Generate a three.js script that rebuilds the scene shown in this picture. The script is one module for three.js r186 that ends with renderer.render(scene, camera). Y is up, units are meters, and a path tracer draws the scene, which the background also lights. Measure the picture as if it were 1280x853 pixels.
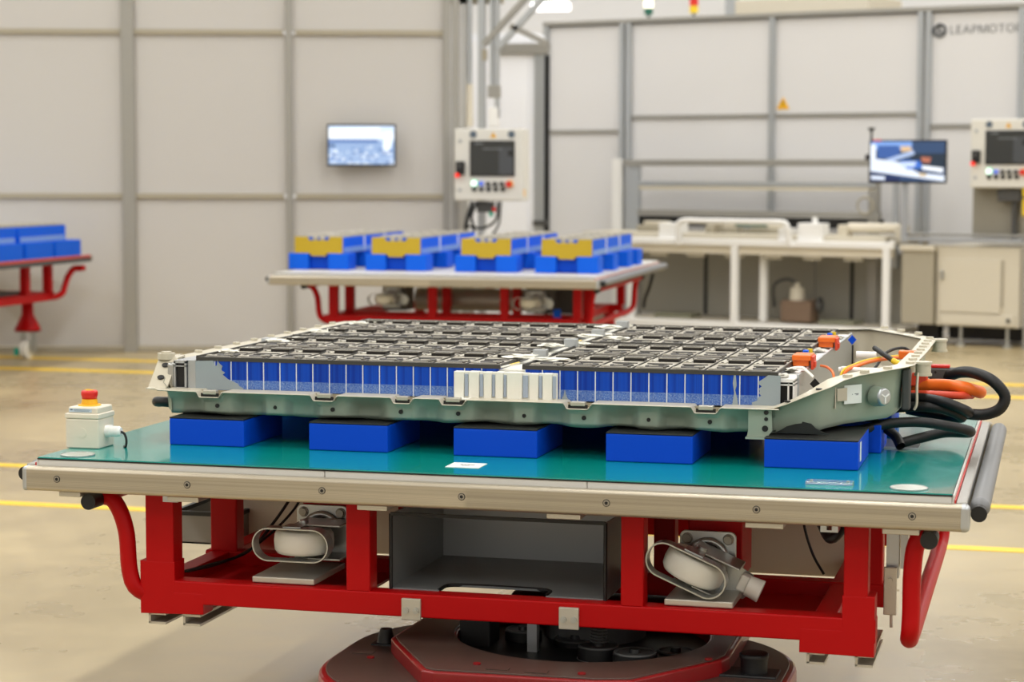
import * as THREE from 'three';
import { RoundedBoxGeometry } from 'three/addons/geometries/RoundedBoxGeometry.js';
import { mergeGeometries } from 'three/addons/utils/BufferGeometryUtils.js';
import { TextGeometry } from 'three/addons/geometries/TextGeometry.js';
import { FontLoader } from 'three/addons/loaders/FontLoader.js';
import { RectAreaLightUniformsLib } from 'three/addons/lights/RectAreaLightUniformsLib.js';

// ------------------------------------------------------------------ camera, light, exposure
const scene = new THREE.Scene();
const R = Math.PI / 180;
const camera = new THREE.PerspectiveCamera(18.5, 1280 / 853, 0.05, 100);
camera.fov = 2 * Math.atan(426.5 / 2618.7) / R;
camera.rotation.order = 'YXZ';
camera.position.set(0, 1.22, 0);
camera.rotation.set(-4.7315 * R, 14.675 * R, 0.124 * R);
camera.focus = 4.45;
camera.userData.fStop = 4.6;
camera.updateProjectionMatrix();
scene.add(camera);

const renderer = new THREE.WebGLRenderer();
renderer.toneMapping = THREE.LinearToneMapping;
renderer.toneMappingExposure = 1.0;
renderer.shadowMap.enabled = true;
RectAreaLightUniformsLib.init();

const HALL = { x0: -17, x1: 13, z0: -27, z1: 9, h: 7.2 };
const LAMPS = [];                                     // long ceiling lamps: [x, z, width, length, radiance]
for (const x of [-12, -6.6, -1.2, 4.2, 9.6]) for (const z of [-22, -17.6, -13.2, -8.8, -4.4, 0, 4.6]) LAMPS.push([x, z, 0.5, 2.6, 26]);
const LAMP_COLOR = new THREE.Color(0.985, 0.992, 1.0);

// ------------------------------------------------------------------ helpers
let seed = 7;
const rnd = () => { seed |= 0; seed = seed + 0x6D2B79F5 | 0; let t = Math.imul(seed ^ seed >>> 15, 1 | seed); t = t + Math.imul(t ^ t >>> 7, 61 | t) ^ t; return ((t ^ t >>> 14) >>> 0) / 4294967296; };
const rr = (a, b) => a + (b - a) * rnd();
const used = {};
function numbered(name) { const n = used[name] = (used[name] ?? -1) + 1; return n ? `${name}_${String(n).padStart(3, '0')}` : name; }
function mat(color, roughness = 0.5, metalness = 0, extra = {}) { return new THREE.MeshStandardMaterial({ color, roughness, metalness, ...extra }); }
const sat = (color, roughness, k = 0.35) => new THREE.MeshPhysicalMaterial({ color, roughness, specularIntensity: k });
function box(w, h, d, x = 0, y = 0, z = 0, r = 0) {
  const g = r > 0 ? new RoundedBoxGeometry(w, h, d, 2, Math.min(r, w / 2.01, h / 2.01, d / 2.01)) : new THREE.BoxGeometry(w, h, d);
  return g.translate(x, y, z);
}
// box from limits
function bx(x0, x1, y0, y1, z0, z1, r = 0) { return box(Math.abs(x1 - x0), Math.abs(y1 - y0), Math.abs(z1 - z0), (x0 + x1) / 2, (y0 + y1) / 2, (z0 + z1) / 2, r); }
function cyl(r0, r1, h, x, y, z, axis = 'y', n = 24) {
  const g = new THREE.CylinderGeometry(r0, r1, h, n);
  if (axis === 'x') g.rotateZ(-Math.PI / 2); if (axis === 'z') g.rotateX(Math.PI / 2);
  return g.translate(x, y, z);
}
function tube(pts, r, seg = 40, rad = 12, closed = false) {
  return new THREE.TubeGeometry(new THREE.CatmullRomCurve3(pts.map(p => new THREE.Vector3(...p)), closed, 'centripetal'), seg, r, rad, closed);
}
function corrugated(pts, r, amp, pitch) {
  const c = new THREE.CatmullRomCurve3(pts.map(p => new THREE.Vector3(...p)), false, 'centripetal');
  const L = c.getLength(), n = Math.round(L / pitch) * 2, g = new THREE.TubeGeometry(c, n, r, 12, false);
  const P = g.attributes.position, q = new THREE.Vector3();
  for (let i = 0; i <= n; i++) { c.getPointAt(i / n, q); const k = i % 2 ? 1 : 1 - amp;
    for (let j = 0; j <= 12; j++) { const id = i * 13 + j; P.setXYZ(id, q.x + (P.getX(id) - q.x) * k, q.y + (P.getY(id) - q.y) * k, q.z + (P.getZ(id) - q.z) * k); } }
  g.computeVertexNormals(); return g;
}
function extrude(pts, depth, bevel = 0) {
  const s = new THREE.Shape(pts.map(p => new THREE.Vector2(...p)));
  return new THREE.ExtrudeGeometry(s, { depth, bevelEnabled: bevel > 0, bevelSize: bevel, bevelThickness: bevel, bevelSegments: 2, curveSegments: 12 });
}
function clean(g) { g = g.index ? g.toNonIndexed() : g; for (const k of Object.keys(g.attributes)) if (!['position', 'normal', 'uv', 'color'].includes(k)) g.deleteAttribute(k); return g; }
function merge(gs) {
  if (gs.length === 1) return gs[0];
  gs = gs.map(clean); const col = gs.every(g => g.attributes.color);
  if (!col) gs.forEach(g => g.deleteAttribute('color'));
  return mergeGeometries(gs);
}
function mesh(name, g, m, parent, label) {
  const o = new THREE.Mesh(Array.isArray(g) ? merge(g) : g, m);
  o.castShadow = o.receiveShadow = true;
  o.name = parent ? name : numbered(name);
  if (label) o.userData.label = label;
  (parent || scene).add(o);
  return o;
}
function tag(o, label, category, group) { o.userData.label = label; o.userData.category = category; if (group) o.userData.group = group; return o; }
function thing(name, label, category, [x, y, z] = [0, 0, 0], turn = 0, group) {
  const o = new THREE.Group(); o.name = numbered(name); o.position.set(x, y, z); o.rotation.y = turn; scene.add(o);
  return tag(o, label, category, group);
}
function part(name, parent, at = [0, 0, 0]) { const o = new THREE.Group(); o.name = name; o.position.set(...at); parent.add(o); return o; }
function struct(name, at = [0, 0, 0], turn = 0) { const o = new THREE.Group(); o.name = name; o.userData.kind = 'structure'; o.position.set(...at); o.rotation.y = turn; scene.add(o); return o; }
function copy(o, label, at, turn) { const c = o.clone(); c.name = numbered(o.name.replace(/_\d{3}$/, '')); c.userData = { ...o.userData, label: label || o.userData.label }; if (at) c.position.set(...at); if (turn !== undefined) c.rotation.y = turn; scene.add(c); return c; }
function paint(g, c) { const n = g.attributes.position.count, a = new Float32Array(n * 3), q = new THREE.Color(c); for (let i = 0; i < n; i++) a.set([q.r, q.g, q.b], i * 3); g.setAttribute('color', new THREE.BufferAttribute(a, 3)); return g; }
function canvas(w, h, draw, rep) {
  const c = document.createElement('canvas'); c.width = w; c.height = h; draw(c.getContext('2d'), w, h);
  const t = new THREE.CanvasTexture(c); t.colorSpace = THREE.SRGBColorSpace; t.magFilter = THREE.LinearFilter;
  if (rep) { t.wrapS = t.wrapT = THREE.RepeatWrapping; t.repeat.set(...rep); }
  return t;
}
// smooth tiling noise, 0..1
function noiseGrid(n, cells, oct = 4) {
  const out = new Float32Array(n * n); let amp = 1, tot = 0;
  for (let o = 0; o < oct; o++, cells *= 2, amp *= 0.55) {
    const v = Float32Array.from({ length: cells * cells }, rnd); tot += amp;
    for (let y = 0; y < n; y++) for (let x = 0; x < n; x++) {
      const fx = x / n * cells, fy = y / n * cells, ix = fx | 0, iy = fy | 0; let a = fx - ix, b = fy - iy; a = a * a * (3 - 2 * a); b = b * b * (3 - 2 * b);
      const p = (i, j) => v[(iy + j) % cells * cells + (ix + i) % cells];
      out[y * n + x] += amp * ((p(0, 0) * (1 - a) + p(1, 0) * a) * (1 - b) + (p(0, 1) * (1 - a) + p(1, 1) * a) * b);
    }
  }
  return out.map(q => q / tot);
}
function dataTex(n, f, srgb = true, rep) {
  const d = new Uint8Array(n * n * 4);
  for (let i = 0; i < n * n; i++) { const c = f(i % n, i / n | 0, i); d.set([...c.map(q => Math.max(0, Math.min(255, q))), 255], i * 4); }
  const t = new THREE.DataTexture(d, n, n); t.magFilter = THREE.LinearFilter; t.minFilter = THREE.LinearMipmapLinearFilter; t.generateMipmaps = true; t.wrapS = t.wrapT = THREE.RepeatWrapping;
  if (srgb) t.colorSpace = THREE.SRGBColorSpace; if (rep) t.repeat.set(...rep); t.needsUpdate = true; return t;
}
function uvXZ(g, s = 1) { const p = g.attributes.position, u = g.attributes.uv; for (let i = 0; i < p.count; i++) u.setXY(i, p.getX(i) * s, p.getZ(i) * s); return g; }
function uvXY(g, sx, sy) { const p = g.attributes.position, u = g.attributes.uv; for (let i = 0; i < p.count; i++) u.setXY(i, p.getX(i) * sx, p.getY(i) * sy); return g; }

// ------------------------------------------------------------------ materials
const nA = noiseGrid(512, 6, 6), nB = noiseGrid(512, 3, 3), nC = noiseGrid(512, 48, 3);
const floorMap = dataTex(512, (x, y, i) => { const k = 0.82 + 0.22 * nA[i] + 0.1 * (nB[i] - 0.5) + 0.08 * (nC[i] - 0.5); return [185 * k, 167 * k, 128 * k]; }, true, [0.25, 0.25]);
const floorRough = dataTex(512, (x, y, i) => { const k = 26 + 80 * nA[i] + 24 * nC[i]; return [k, k, k]; }, false, [0.25, 0.25]);
const brushed = (a, b, n = 256) => { const rows = Array.from({ length: n }, () => rnd()); return dataTex(n, (x, y, i) => { const k = 0.74 + 0.14 * rows[y] + 0.26 * nA[(y * 2 % 512) * 512 + (x >> 1)] + (nB[y * 512 + x] - 0.5) * 0.3; return [a[0] * k, a[1] * k, a[2] * k]; }, true, b); };
const M = {
  floor: mat('#ffffff', 1, 0, { map: floorMap, roughnessMap: floorRough }),
  tape: mat('#f0c728', 0.45),
  hall: mat('#eeeff2', 0.8),
  ceil: mat('#d6d5d0', 0.9),
  panel: mat('#c6c3bf', 0.42),
  panelR: mat('#dddcdc', 0.42),
  alu: mat('#b9bdc0', 0.35, 0.75),
  aluDull: mat('#a2a09a', 0.45, 0.6),
  steel: mat('#ffffff', 0.4, 0.7, { map: brushed([196, 186, 166], [2, 2]) }),
  screw: mat('#9c968a', 0.4, 0.6),
  plate: mat('#c3beb2', 0.4, 0.7),
  zinc: mat('#b8bab8', 0.3, 0.85),
  rim: mat('#d6d4ce', 0.4),
  disc: mat('#b9beb4', 0.35, 0.3),
  teal: new THREE.MeshPhysicalMaterial({ color: '#03958c', roughness: 0.2, clearcoat: 0.6, clearcoatRoughness: 0.06 }),
  red: sat('#b00509', 0.42),
  redTape: mat('#c4352c', 0.5),
  black: mat('#0c0c0d', 0.5),
  rubber: mat('#0d0d0e', 0.5),
  bumper: mat('#7d7e80', 0.5, 0.2),
  blue: sat('#0048cc', 0.5),
  blueLight: sat('#0a60e2', 0.5),
  cellBlue: null,
  gap: mat('#dfe5ee', 0.5),
  glue: mat('#98a3a8', 0.7),
  white: mat('#f0efec', 0.45),
  nylon: mat('#e6e3d8', 0.4),
  brightWhite: mat('#f7f9ff', 0.5),
  panelCream: mat('#dddbd3', 0.42),
  cream: mat('#e2dac8', 0.42),
  bin: mat('#7b7f7f', 0.4, 0.1),
  binBack: mat('#a7abac', 0.36, 0.2),
  tray: new THREE.MeshPhysicalMaterial({ color: '#929f90', roughness: 0.38, clearcoat: 0.3, clearcoatRoughness: 0.25, side: THREE.DoubleSide }),
  flange: mat('#c9c2ae', 0.36, 0.1, { side: THREE.DoubleSide }),
  trayIn: mat('#b6ad98', 0.34, 0.15, { side: THREE.DoubleSide }),
  orange: mat('#f2711a', 0.42),
  orangeRed: mat('#df4a2c', 0.45),
  yellow: mat('#e3c11e', 0.5),
  modYellow: mat('#bb9e1c', 0.6),
  yellowBtn: mat('#f0b418', 0.4),
  redBtn: mat('#d8241c', 0.35),
  grey: mat('#8f8c84', 0.55),
  backPanel: mat('#9a978d', 0.6),
  greyDark: mat('#4b4b4a', 0.6),
  cabinet: mat('#d3cbb8', 0.5),
  putty: mat('#a79f8c', 0.55),
  agv: mat('#4c3a33', 0.36),
  agvRed: new THREE.MeshPhysicalMaterial({ color: '#870b10', roughness: 0.35, clearcoat: 0.3 }),
  tileCol: mat('#ffffff', 0.5, 0.25, { vertexColors: true }),
  scrap: mat('#d3d0c6', 0.7),
  rib: mat('#a9b6ca', 0.35, 0.2),
  foam: mat('#eceadf', 0.7),
  clear: new THREE.MeshPhysicalMaterial({ color: '#ffffff', roughness: 0.12, transmission: 0.85, thickness: 0.004, ior: 1.45 }),
  paper: null,
};
M.cellBlue = [0, 1, 2].map(k => new THREE.MeshPhysicalMaterial({ roughness: 0.36, specularIntensity: 0.45, map: canvas(64, 128, (c, w, h) => {
  c.fillStyle = ['#0442b4', '#033caa', '#0647bb'][k]; c.fillRect(0, 0, w, h);
  for (let i = 0; i < 26; i++) { c.fillStyle = `rgba(${rnd() < 0.5 ? '4,34,120' : '28,92,206'},0.16)`; const x = rnd() * w; c.fillRect(x, 0, rr(2, 12), h); }
  c.fillStyle = 'rgba(130,152,198,0.66)'; c.fillRect(0, h * 0.64, w, h * 0.36);
  for (let i = 0; i < 420; i++) { c.fillStyle = `rgba(${rnd() < 0.5 ? '178,190,208' : '22,62,160'},0.42)`; c.fillRect(rnd() * w, h * 0.645 + rnd() * h * 0.355, rr(1, 4), rr(1, 3)); }
}) }));

// ------------------------------------------------------------------ the hall
{
  const f = struct('floor');
  mesh('slab', uvXZ(bx(HALL.x0, HALL.x1, -0.12, 0, HALL.z0, HALL.z1)), M.floor, f);
  for (const [z, w] of [[-6.83, 0.075], [-7.71, 0.075], [-11.46, 0.13], [-12.13, 0.13]])
    mesh('floor_line', bx(z < -10 ? -9 : HALL.x0, HALL.x1, 0, 0.002, z - w / 2, z + w / 2), M.tape, f);
  const hw = (name, ...b) => { const o = mesh(name, bx(...b), M.hall); o.name = name; o.userData.kind = 'structure'; };
  hw('wall_back', HALL.x0, HALL.x1, 0, HALL.h, HALL.z0 - 0.2, HALL.z0);
  hw('wall_front', HALL.x0, HALL.x1, 0, HALL.h, HALL.z1, HALL.z1 + 0.2);
  hw('wall_west', HALL.x0 - 0.2, HALL.x0, 0, HALL.h, HALL.z0 - 0.2, HALL.z1 + 0.2);
  hw('wall_east', HALL.x1, HALL.x1 + 0.2, 0, HALL.h, HALL.z0 - 0.2, HALL.z1 + 0.2);
  const c = mesh('ceiling', bx(HALL.x0 - 0.2, HALL.x1 + 0.2, HALL.h, HALL.h + 0.2, HALL.z0 - 0.2, HALL.z1 + 0.2), M.ceil); c.name = 'ceiling'; c.userData.kind = 'structure';
  const glow = mat('#ffffff', 0.5, 0, { emissive: LAMP_COLOR, emissiveIntensity: 2.2 });
  for (const [x, z, w, l, I] of LAMPS) {
    const t = thing('ceiling_lamp', 'long white ceiling lamp hung high over the factory hall', 'lamp', [x, HALL.h - 0.25, z], 0, 'ceiling lamps');
    mesh('housing', bx(-w / 2, w / 2, 0.02, 0.1, -l / 2, l / 2), M.white, t);
    mesh('diffuser', bx(-w / 2, w / 2, 0, 0.02, -l / 2, l / 2), glow, t);
    mesh('hanger', cyl(0.012, 0.012, 0.15, 0, 0.175, 0, 'y', 8), M.alu, t);
    const q = new THREE.RectAreaLight(LAMP_COLOR, I, w, l); q.position.set(x, HALL.h - 0.26, z); q.rotation.x = -Math.PI / 2; q.castShadow = true; scene.add(q);
  }
}

// ------------------------------------------------------------------ panelled partition walls (posts, rails and sheet panels)
const post = (u, w, h) => [bx(u - w / 2, u + w / 2, 0, h, 0, 0.05, 0.004)];
const wl = struct('wall_left', [-5.93, 0, -12.72], 0.298);
{
  const us = [-2.1, -1.05, 0, 1.05, 2.11], vs = [0.03, 1.03, 2.1, 3.2];
  for (let i = 0; i < 4; i++) for (let j = 0; j < 3; j++) mesh('panel', bx(us[i] + 0.012, us[i + 1] - 0.012, vs[j] + 0.012, vs[j + 1] - 0.012, -0.03, 0.012, 0.004), M.panel, wl);
  us.forEach((u, i) => mesh('post', i === 4 ? [...post(u - 0.026, 0.05, 3.22), ...post(u + 0.028, 0.05, 3.22)] : post(u, i === 2 ? 0.085 : 0.04, 3.22), M.aluDull, wl));
  for (let i = 0; i < 4; i++) for (const v of [1.03, 2.1, 3.2, 0.02]) mesh('rail', bx(us[i] + 0.04, us[i + 1] - 0.04, v - 0.018, v + 0.018, 0, 0.035, 0.004), M.putty, wl);
}
const RWP = [-0.993, 0, -15.688], RWT = -0.3004;
const wr = struct('wall_right', RWP, RWT);
{
  const us = [-3.21, -2.476, -1.205, 0.01, 0.735, 2.0, 3.3], mids = [1.51, 1.62, 1.62, 1.53, 1.6, 1.6], top = 2.36;
  for (let i = 0; i < 6; i++) {
    const [a, b] = [us[i] + 0.016, us[i + 1] - 0.016];
    mesh('panel', bx(a, b, 0.05, mids[i] - 0.008, -0.03, 0.012, 0.004), M.panelR, wr);
    mesh('panel', bx(a, b, mids[i] + 0.008, top - 0.012, -0.03, 0.012, 0.004), M.panelR, wr);
    mesh('rail', bx(a + 0.02, b - 0.02, mids[i] - 0.016, mids[i] + 0.016, 0, 0.03, 0.003), M.aluDull, wr);
  }
  us.forEach((u, i) => mesh('post', i === 1 || i === 3 ? [...post(u - 0.03, 0.042, top), ...post(u + 0.03, 0.042, top)] : post(u, 0.045, top), M.alu, wr));
  mesh('top_rail', bx(-3.235, 3.32, top, top + 0.035, -0.03, 0.05, 0.004), M.aluDull, wr);
  mesh('side_panel', bx(-3.235, -3.2, 0, top, -2.2, -0.03), M.panelR, wr);
  mesh('roof_panel', bx(-3.235, 3.32, top - 0.02, top + 0.01, -2.2, -0.03), M.panelR, wr);
}
function onRight(u, v, n) { const c = Math.cos(-RWT), s = Math.sin(-RWT); return [RWP[0] + u * c - n * s, v, RWP[2] + u * s + n * c]; }
function onLeft(u, v, n) { const a = -0.298, c = Math.cos(a), s = Math.sin(a); return [-5.93 + u * c - n * s, v, -12.72 + u * s + n * c]; }

// ------------------------------------------------------------------ transfer carts
function caster(parent, at, spin, knob) {
  const c = part('caster', parent, at);
  c.rotation.z = 0;
  const rs = new THREE.Shape(), q = 0.058, e = 0.012; rs.moveTo(-q + e, -q); rs.lineTo(q - e, -q); rs.absarc(q - e, -q + e, e, -Math.PI / 2, 0); rs.lineTo(q, q - e); rs.absarc(q - e, q - e, e, 0, Math.PI / 2); rs.lineTo(-q + e, q); rs.absarc(-q + e, q - e, e, Math.PI / 2, Math.PI); rs.lineTo(-q, -q + e); rs.absarc(-q + e, -q + e, e, Math.PI, Math.PI * 1.5);
  mesh('mounting_plate', new THREE.ExtrudeGeometry(rs, { depth: 0.005, bevelEnabled: true, bevelSize: 0.001, bevelThickness: 0.001, bevelSegments: 1, curveSegments: 6 }).translate(0, 0, -0.003), M.zinc, c);
  for (const sx of [-1, 1]) for (const sy of [-1, 1]) mesh('bolt', [cyl(0.0085, 0.0085, 0.008, sx * 0.043, sy * 0.043, 0.008, 'z', 16), new THREE.TorusGeometry(0.0095, 0.002, 6, 20).translate(sx * 0.043, sy * 0.043, 0.004)], M.screw, c);
  mesh('race_gap', new THREE.TorusGeometry(0.034, 0.004, 8, 32).translate(0, 0, 0.009), M.black, c);
  mesh('swivel_race', [new THREE.TorusGeometry(0.04, 0.007, 10, 32).translate(0, 0, 0.008), new THREE.TorusGeometry(0.028, 0.005, 8, 28).translate(0, 0, 0.012), cyl(0.022, 0.03, 0.02, 0, 0, 0.012, 'z')], M.zinc, c);
  const rot = g => g.rotateZ(spin);
  const wx = -0.012, wy = -0.006, wz = 0.085;
  const prof = [[0.012, -0.026], [0.05, -0.026], [0.058, -0.024], [0.0635, -0.016], [0.065, 0], [0.0635, 0.016], [0.058, 0.024], [0.05, 0.026], [0.012, 0.026]].map(p => new THREE.Vector2(...p));
  mesh('wheel', rot(new THREE.LatheGeometry(prof, 40).translate(wx, wy, wz)), M.nylon, c);
  mesh('fork', rot(merge([
    bx(-0.03, 0.075, 0.028, 0.033, 0.015, 0.1, 0.002), bx(-0.03, 0.075, -0.045, -0.04, 0.015, 0.1, 0.002), bx(0.03, 0.075, -0.045, 0.033, 0.015, 0.022, 0.002),
    cyl(0.01, 0.01, 0.09, wx, wy, wz, 'y', 12), extrude([[0.0, 0.03], [0.1, 0.016], [0.115, -0.012], [0.1, -0.04], [0.0, -0.045]], 0.004).translate(0, 0, 0.02)])), M.zinc, c);
  // oval flat-bar foot guard around the wheel
  const L = 0.05, r = 0.036, o = new THREE.Shape();
  const oval = (p, q) => { p.moveTo(-L, -q); p.lineTo(L, -q); p.absarc(L, 0, q, -Math.PI / 2, Math.PI / 2); p.lineTo(-L, q); p.absarc(-L, 0, q, Math.PI / 2, Math.PI * 1.5); };
  oval(o, r); const hole = new THREE.Path(); oval(hole, r - 0.0028); o.holes.push(hole);
  mesh('foot_guard', rot(merge([new THREE.ExtrudeGeometry(o, { depth: 0.034, bevelEnabled: false, curveSegments: 16 }).translate(-0.02, -0.006, 0.118),
    bx(-0.04, 0, 0.0295, 0.0325, 0.1, 0.14), bx(-0.04, 0, -0.0445, -0.0415, 0.1, 0.14)])), M.zinc, c);
  if (knob) mesh('brake_pedal', rot(merge([cyl(0.024, 0.021, 0.03, 0.115, 0, 0.06, 'x', 24), box(0.02, 0.035, 0.03, 0.09, 0, 0.05, 0.004)])), M.nylon, c);
  return c;
}
function handleBar(parent, X, zf, zb) {
  // S-shaped bar at the cart's end: out from under the deck, down, in to the frame foot, then back along the cart
  const h = part('push_handle', parent), d = X[4] - X[3];
  const S = z => [[X[0], 0.512, z], [X[1] + (X[0] - X[1]) * 0.4, 0.508, z], [X[1], 0.488, z], [X[2], 0.44, z], [X[3], 0.35, z], [X[3] + d * 0.3, 0.318, z]];
  const f = S(zf), b = S(zb).reverse();
  mesh('tube', tube([...f, [X[4], 0.295, zf - 0.03], [X[4], 0.292, zf - 0.1], [X[4], 0.292, (zf + zb) / 2], [X[4], 0.292, zb + 0.1], [X[4], 0.295, zb + 0.03], ...b], 0.018, 130, 14), M.red, h);
  for (const z of [zf, zb]) mesh('end_knob', cyl(0.017, 0.017, 0.05, X[0], 0.508, z + (z === zf ? 0.035 : -0.035), 'z', 20), M.black, h);
  mesh('cross_bar', cyl(0.013, 0.013, Math.abs(zf - zb), X[0], 0.508, (zf + zb) / 2, 'z', 16), M.red, h);
}
function cart(label, at, turn, W, D, deckMat, near) {
  const t = thing('transfer_cart', label, 'cart', at, turn), x = W / 2;
  mesh('deck_board', bx(-x + 0.004, x - 0.004, 0.572, 0.596, -D, -0.004), M.rim, t);
  mesh('mat', bx(-x, x, 0.597, 0.6, -D + 0.01, 0), deckMat, t);
  mesh('mat_backing', bx(-x - 0.0012, x + 0.0012, 0.5948, 0.5975, -D + 0.01, 0.0014), M.black, t);
  const seams = near ? [-x, -0.31, 0.245, x] : [-x, x];
  for (let i = 0; i < seams.length - 1; i++) mesh('edge_strip', bx(seams[i] + 0.0008, seams[i + 1] - 0.0008, 0.578, 0.5955, -0.02, 0.0, 0.002), M.rim, t);
  const fr = mesh('front_rail', bx(-x - 0.022, x + 0.033, 0.531, 0.583, 0.0, 0.03, 0.008), M.steel, t);
  uvXY(fr.geometry, 0.18, 8);
  mesh('rear_rail', bx(-x - 0.022, x + 0.033, 0.531, 0.583, -D - 0.02, -D + 0.006, 0.006), M.steel, t);
  for (const s of [-1, 1]) mesh('rail_cap', [bx(s > 0 ? x + 0.012 : -x - 0.024, s > 0 ? x + 0.035 : -x - 0.008, 0.5302, 0.5838, -0.001, 0.031, 0.01)], M.alu, t);
  if (near) for (let i = 0; i < 7; i++) { const sc = mesh('screw', cyl(0.0062, 0.0066, 0.003, -0.901 + i * 0.298, 0.5585, 0.03, 'z', 24), M.screw, t); mesh('hex_socket', cyl(0.0036, 0.0036, 0.0008, -0.901 + i * 0.298, 0.5585, 0.0316, 'z', 6), M.black, sc); mesh('screw_ring', new THREE.TorusGeometry(0.0066, 0.0009, 6, 28).translate(-0.901 + i * 0.298, 0.5585, 0.0306), M.black, sc); };
  for (const s of [-1, 1]) {
    mesh('side_lip', bx(s * x, s * (x + 0.004), 0.575, 0.597, -D, -0.001, 0.001), M.rim, t); mesh('stripe', bx(s * (x + 0.004), s * (x + 0.007), 0.575, 0.588, -D, -0.001), M.redTape, t);
    mesh('side_rail', bx(s * (x + 0.007), s * (x + 0.028), 0.54, 0.585, -D, -0.001, 0.003), M.aluDull, t);
    mesh('side_bumper', [new THREE.CapsuleGeometry(0.0195, D - 0.1, 6, 20).rotateX(Math.PI / 2).translate(s * (x + (s > 0 ? 0.05 : 0.034)), 0.566, -D / 2 - 0.02)], M.bumper, t);
    mesh('bumper_knob', cyl(0.0155, 0.0155, 0.03, s * (x + (s > 0 ? 0.05 : 0.034)), 0.562, -0.02, 'z', 20), M.black, t);
  }
  // red welded frame
  const posts = near ? [[-0.736, -0.671], [-0.282, -0.229], [0.304, 0.351], [0.751, 0.799]] : [[-0.72, -0.665], [-0.1, -0.05], [0.34, 0.39], [0.78, 0.83]];
  const rows = near ? [[-0.05, -0.1], [-0.405, -0.452], [-1.15, -1.2]] : [[-0.3, -0.35], [-0.62, -0.67], [-D + 0.55, -D + 0.5]];
  for (const [a, b] of rows) {
    for (const [p, q] of posts) mesh('post', bx(p, q, 0.335, 0.575, a, b, 0.004), M.red, t);
    mesh('lower_bar', bx(-0.75, 0.815, 0.287, 0.337, a, b, 0.004), M.red, t);
    mesh('upper_bar', bx(-0.75, 0.815, 0.533, 0.572, a, b, 0.004), M.red, t);
  }
  for (const s of [-1, 1]) { mesh('side_bar', bx(s * 0.735, s * 0.69, 0.287, 0.335, rows[0][1], rows[2][0], 0.003), M.red, t); }
  if (!near) { t.scale.setScalar(0.903); t.position.y = 0.118; }
  const X = near ? [[-0.842, -0.8, -0.783, -0.775, -0.735], [0.918, 0.89, 0.884, 0.883, 0.878]] : [[-0.86, -0.81, -0.79, -0.78, -0.74], [0.93, 0.9, 0.89, 0.885, 0.86]];
  for (const q of X) handleBar(t, q, rows[0][0] - 0.005, rows[2][1]);
  return { t, rows, x };
}

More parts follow.
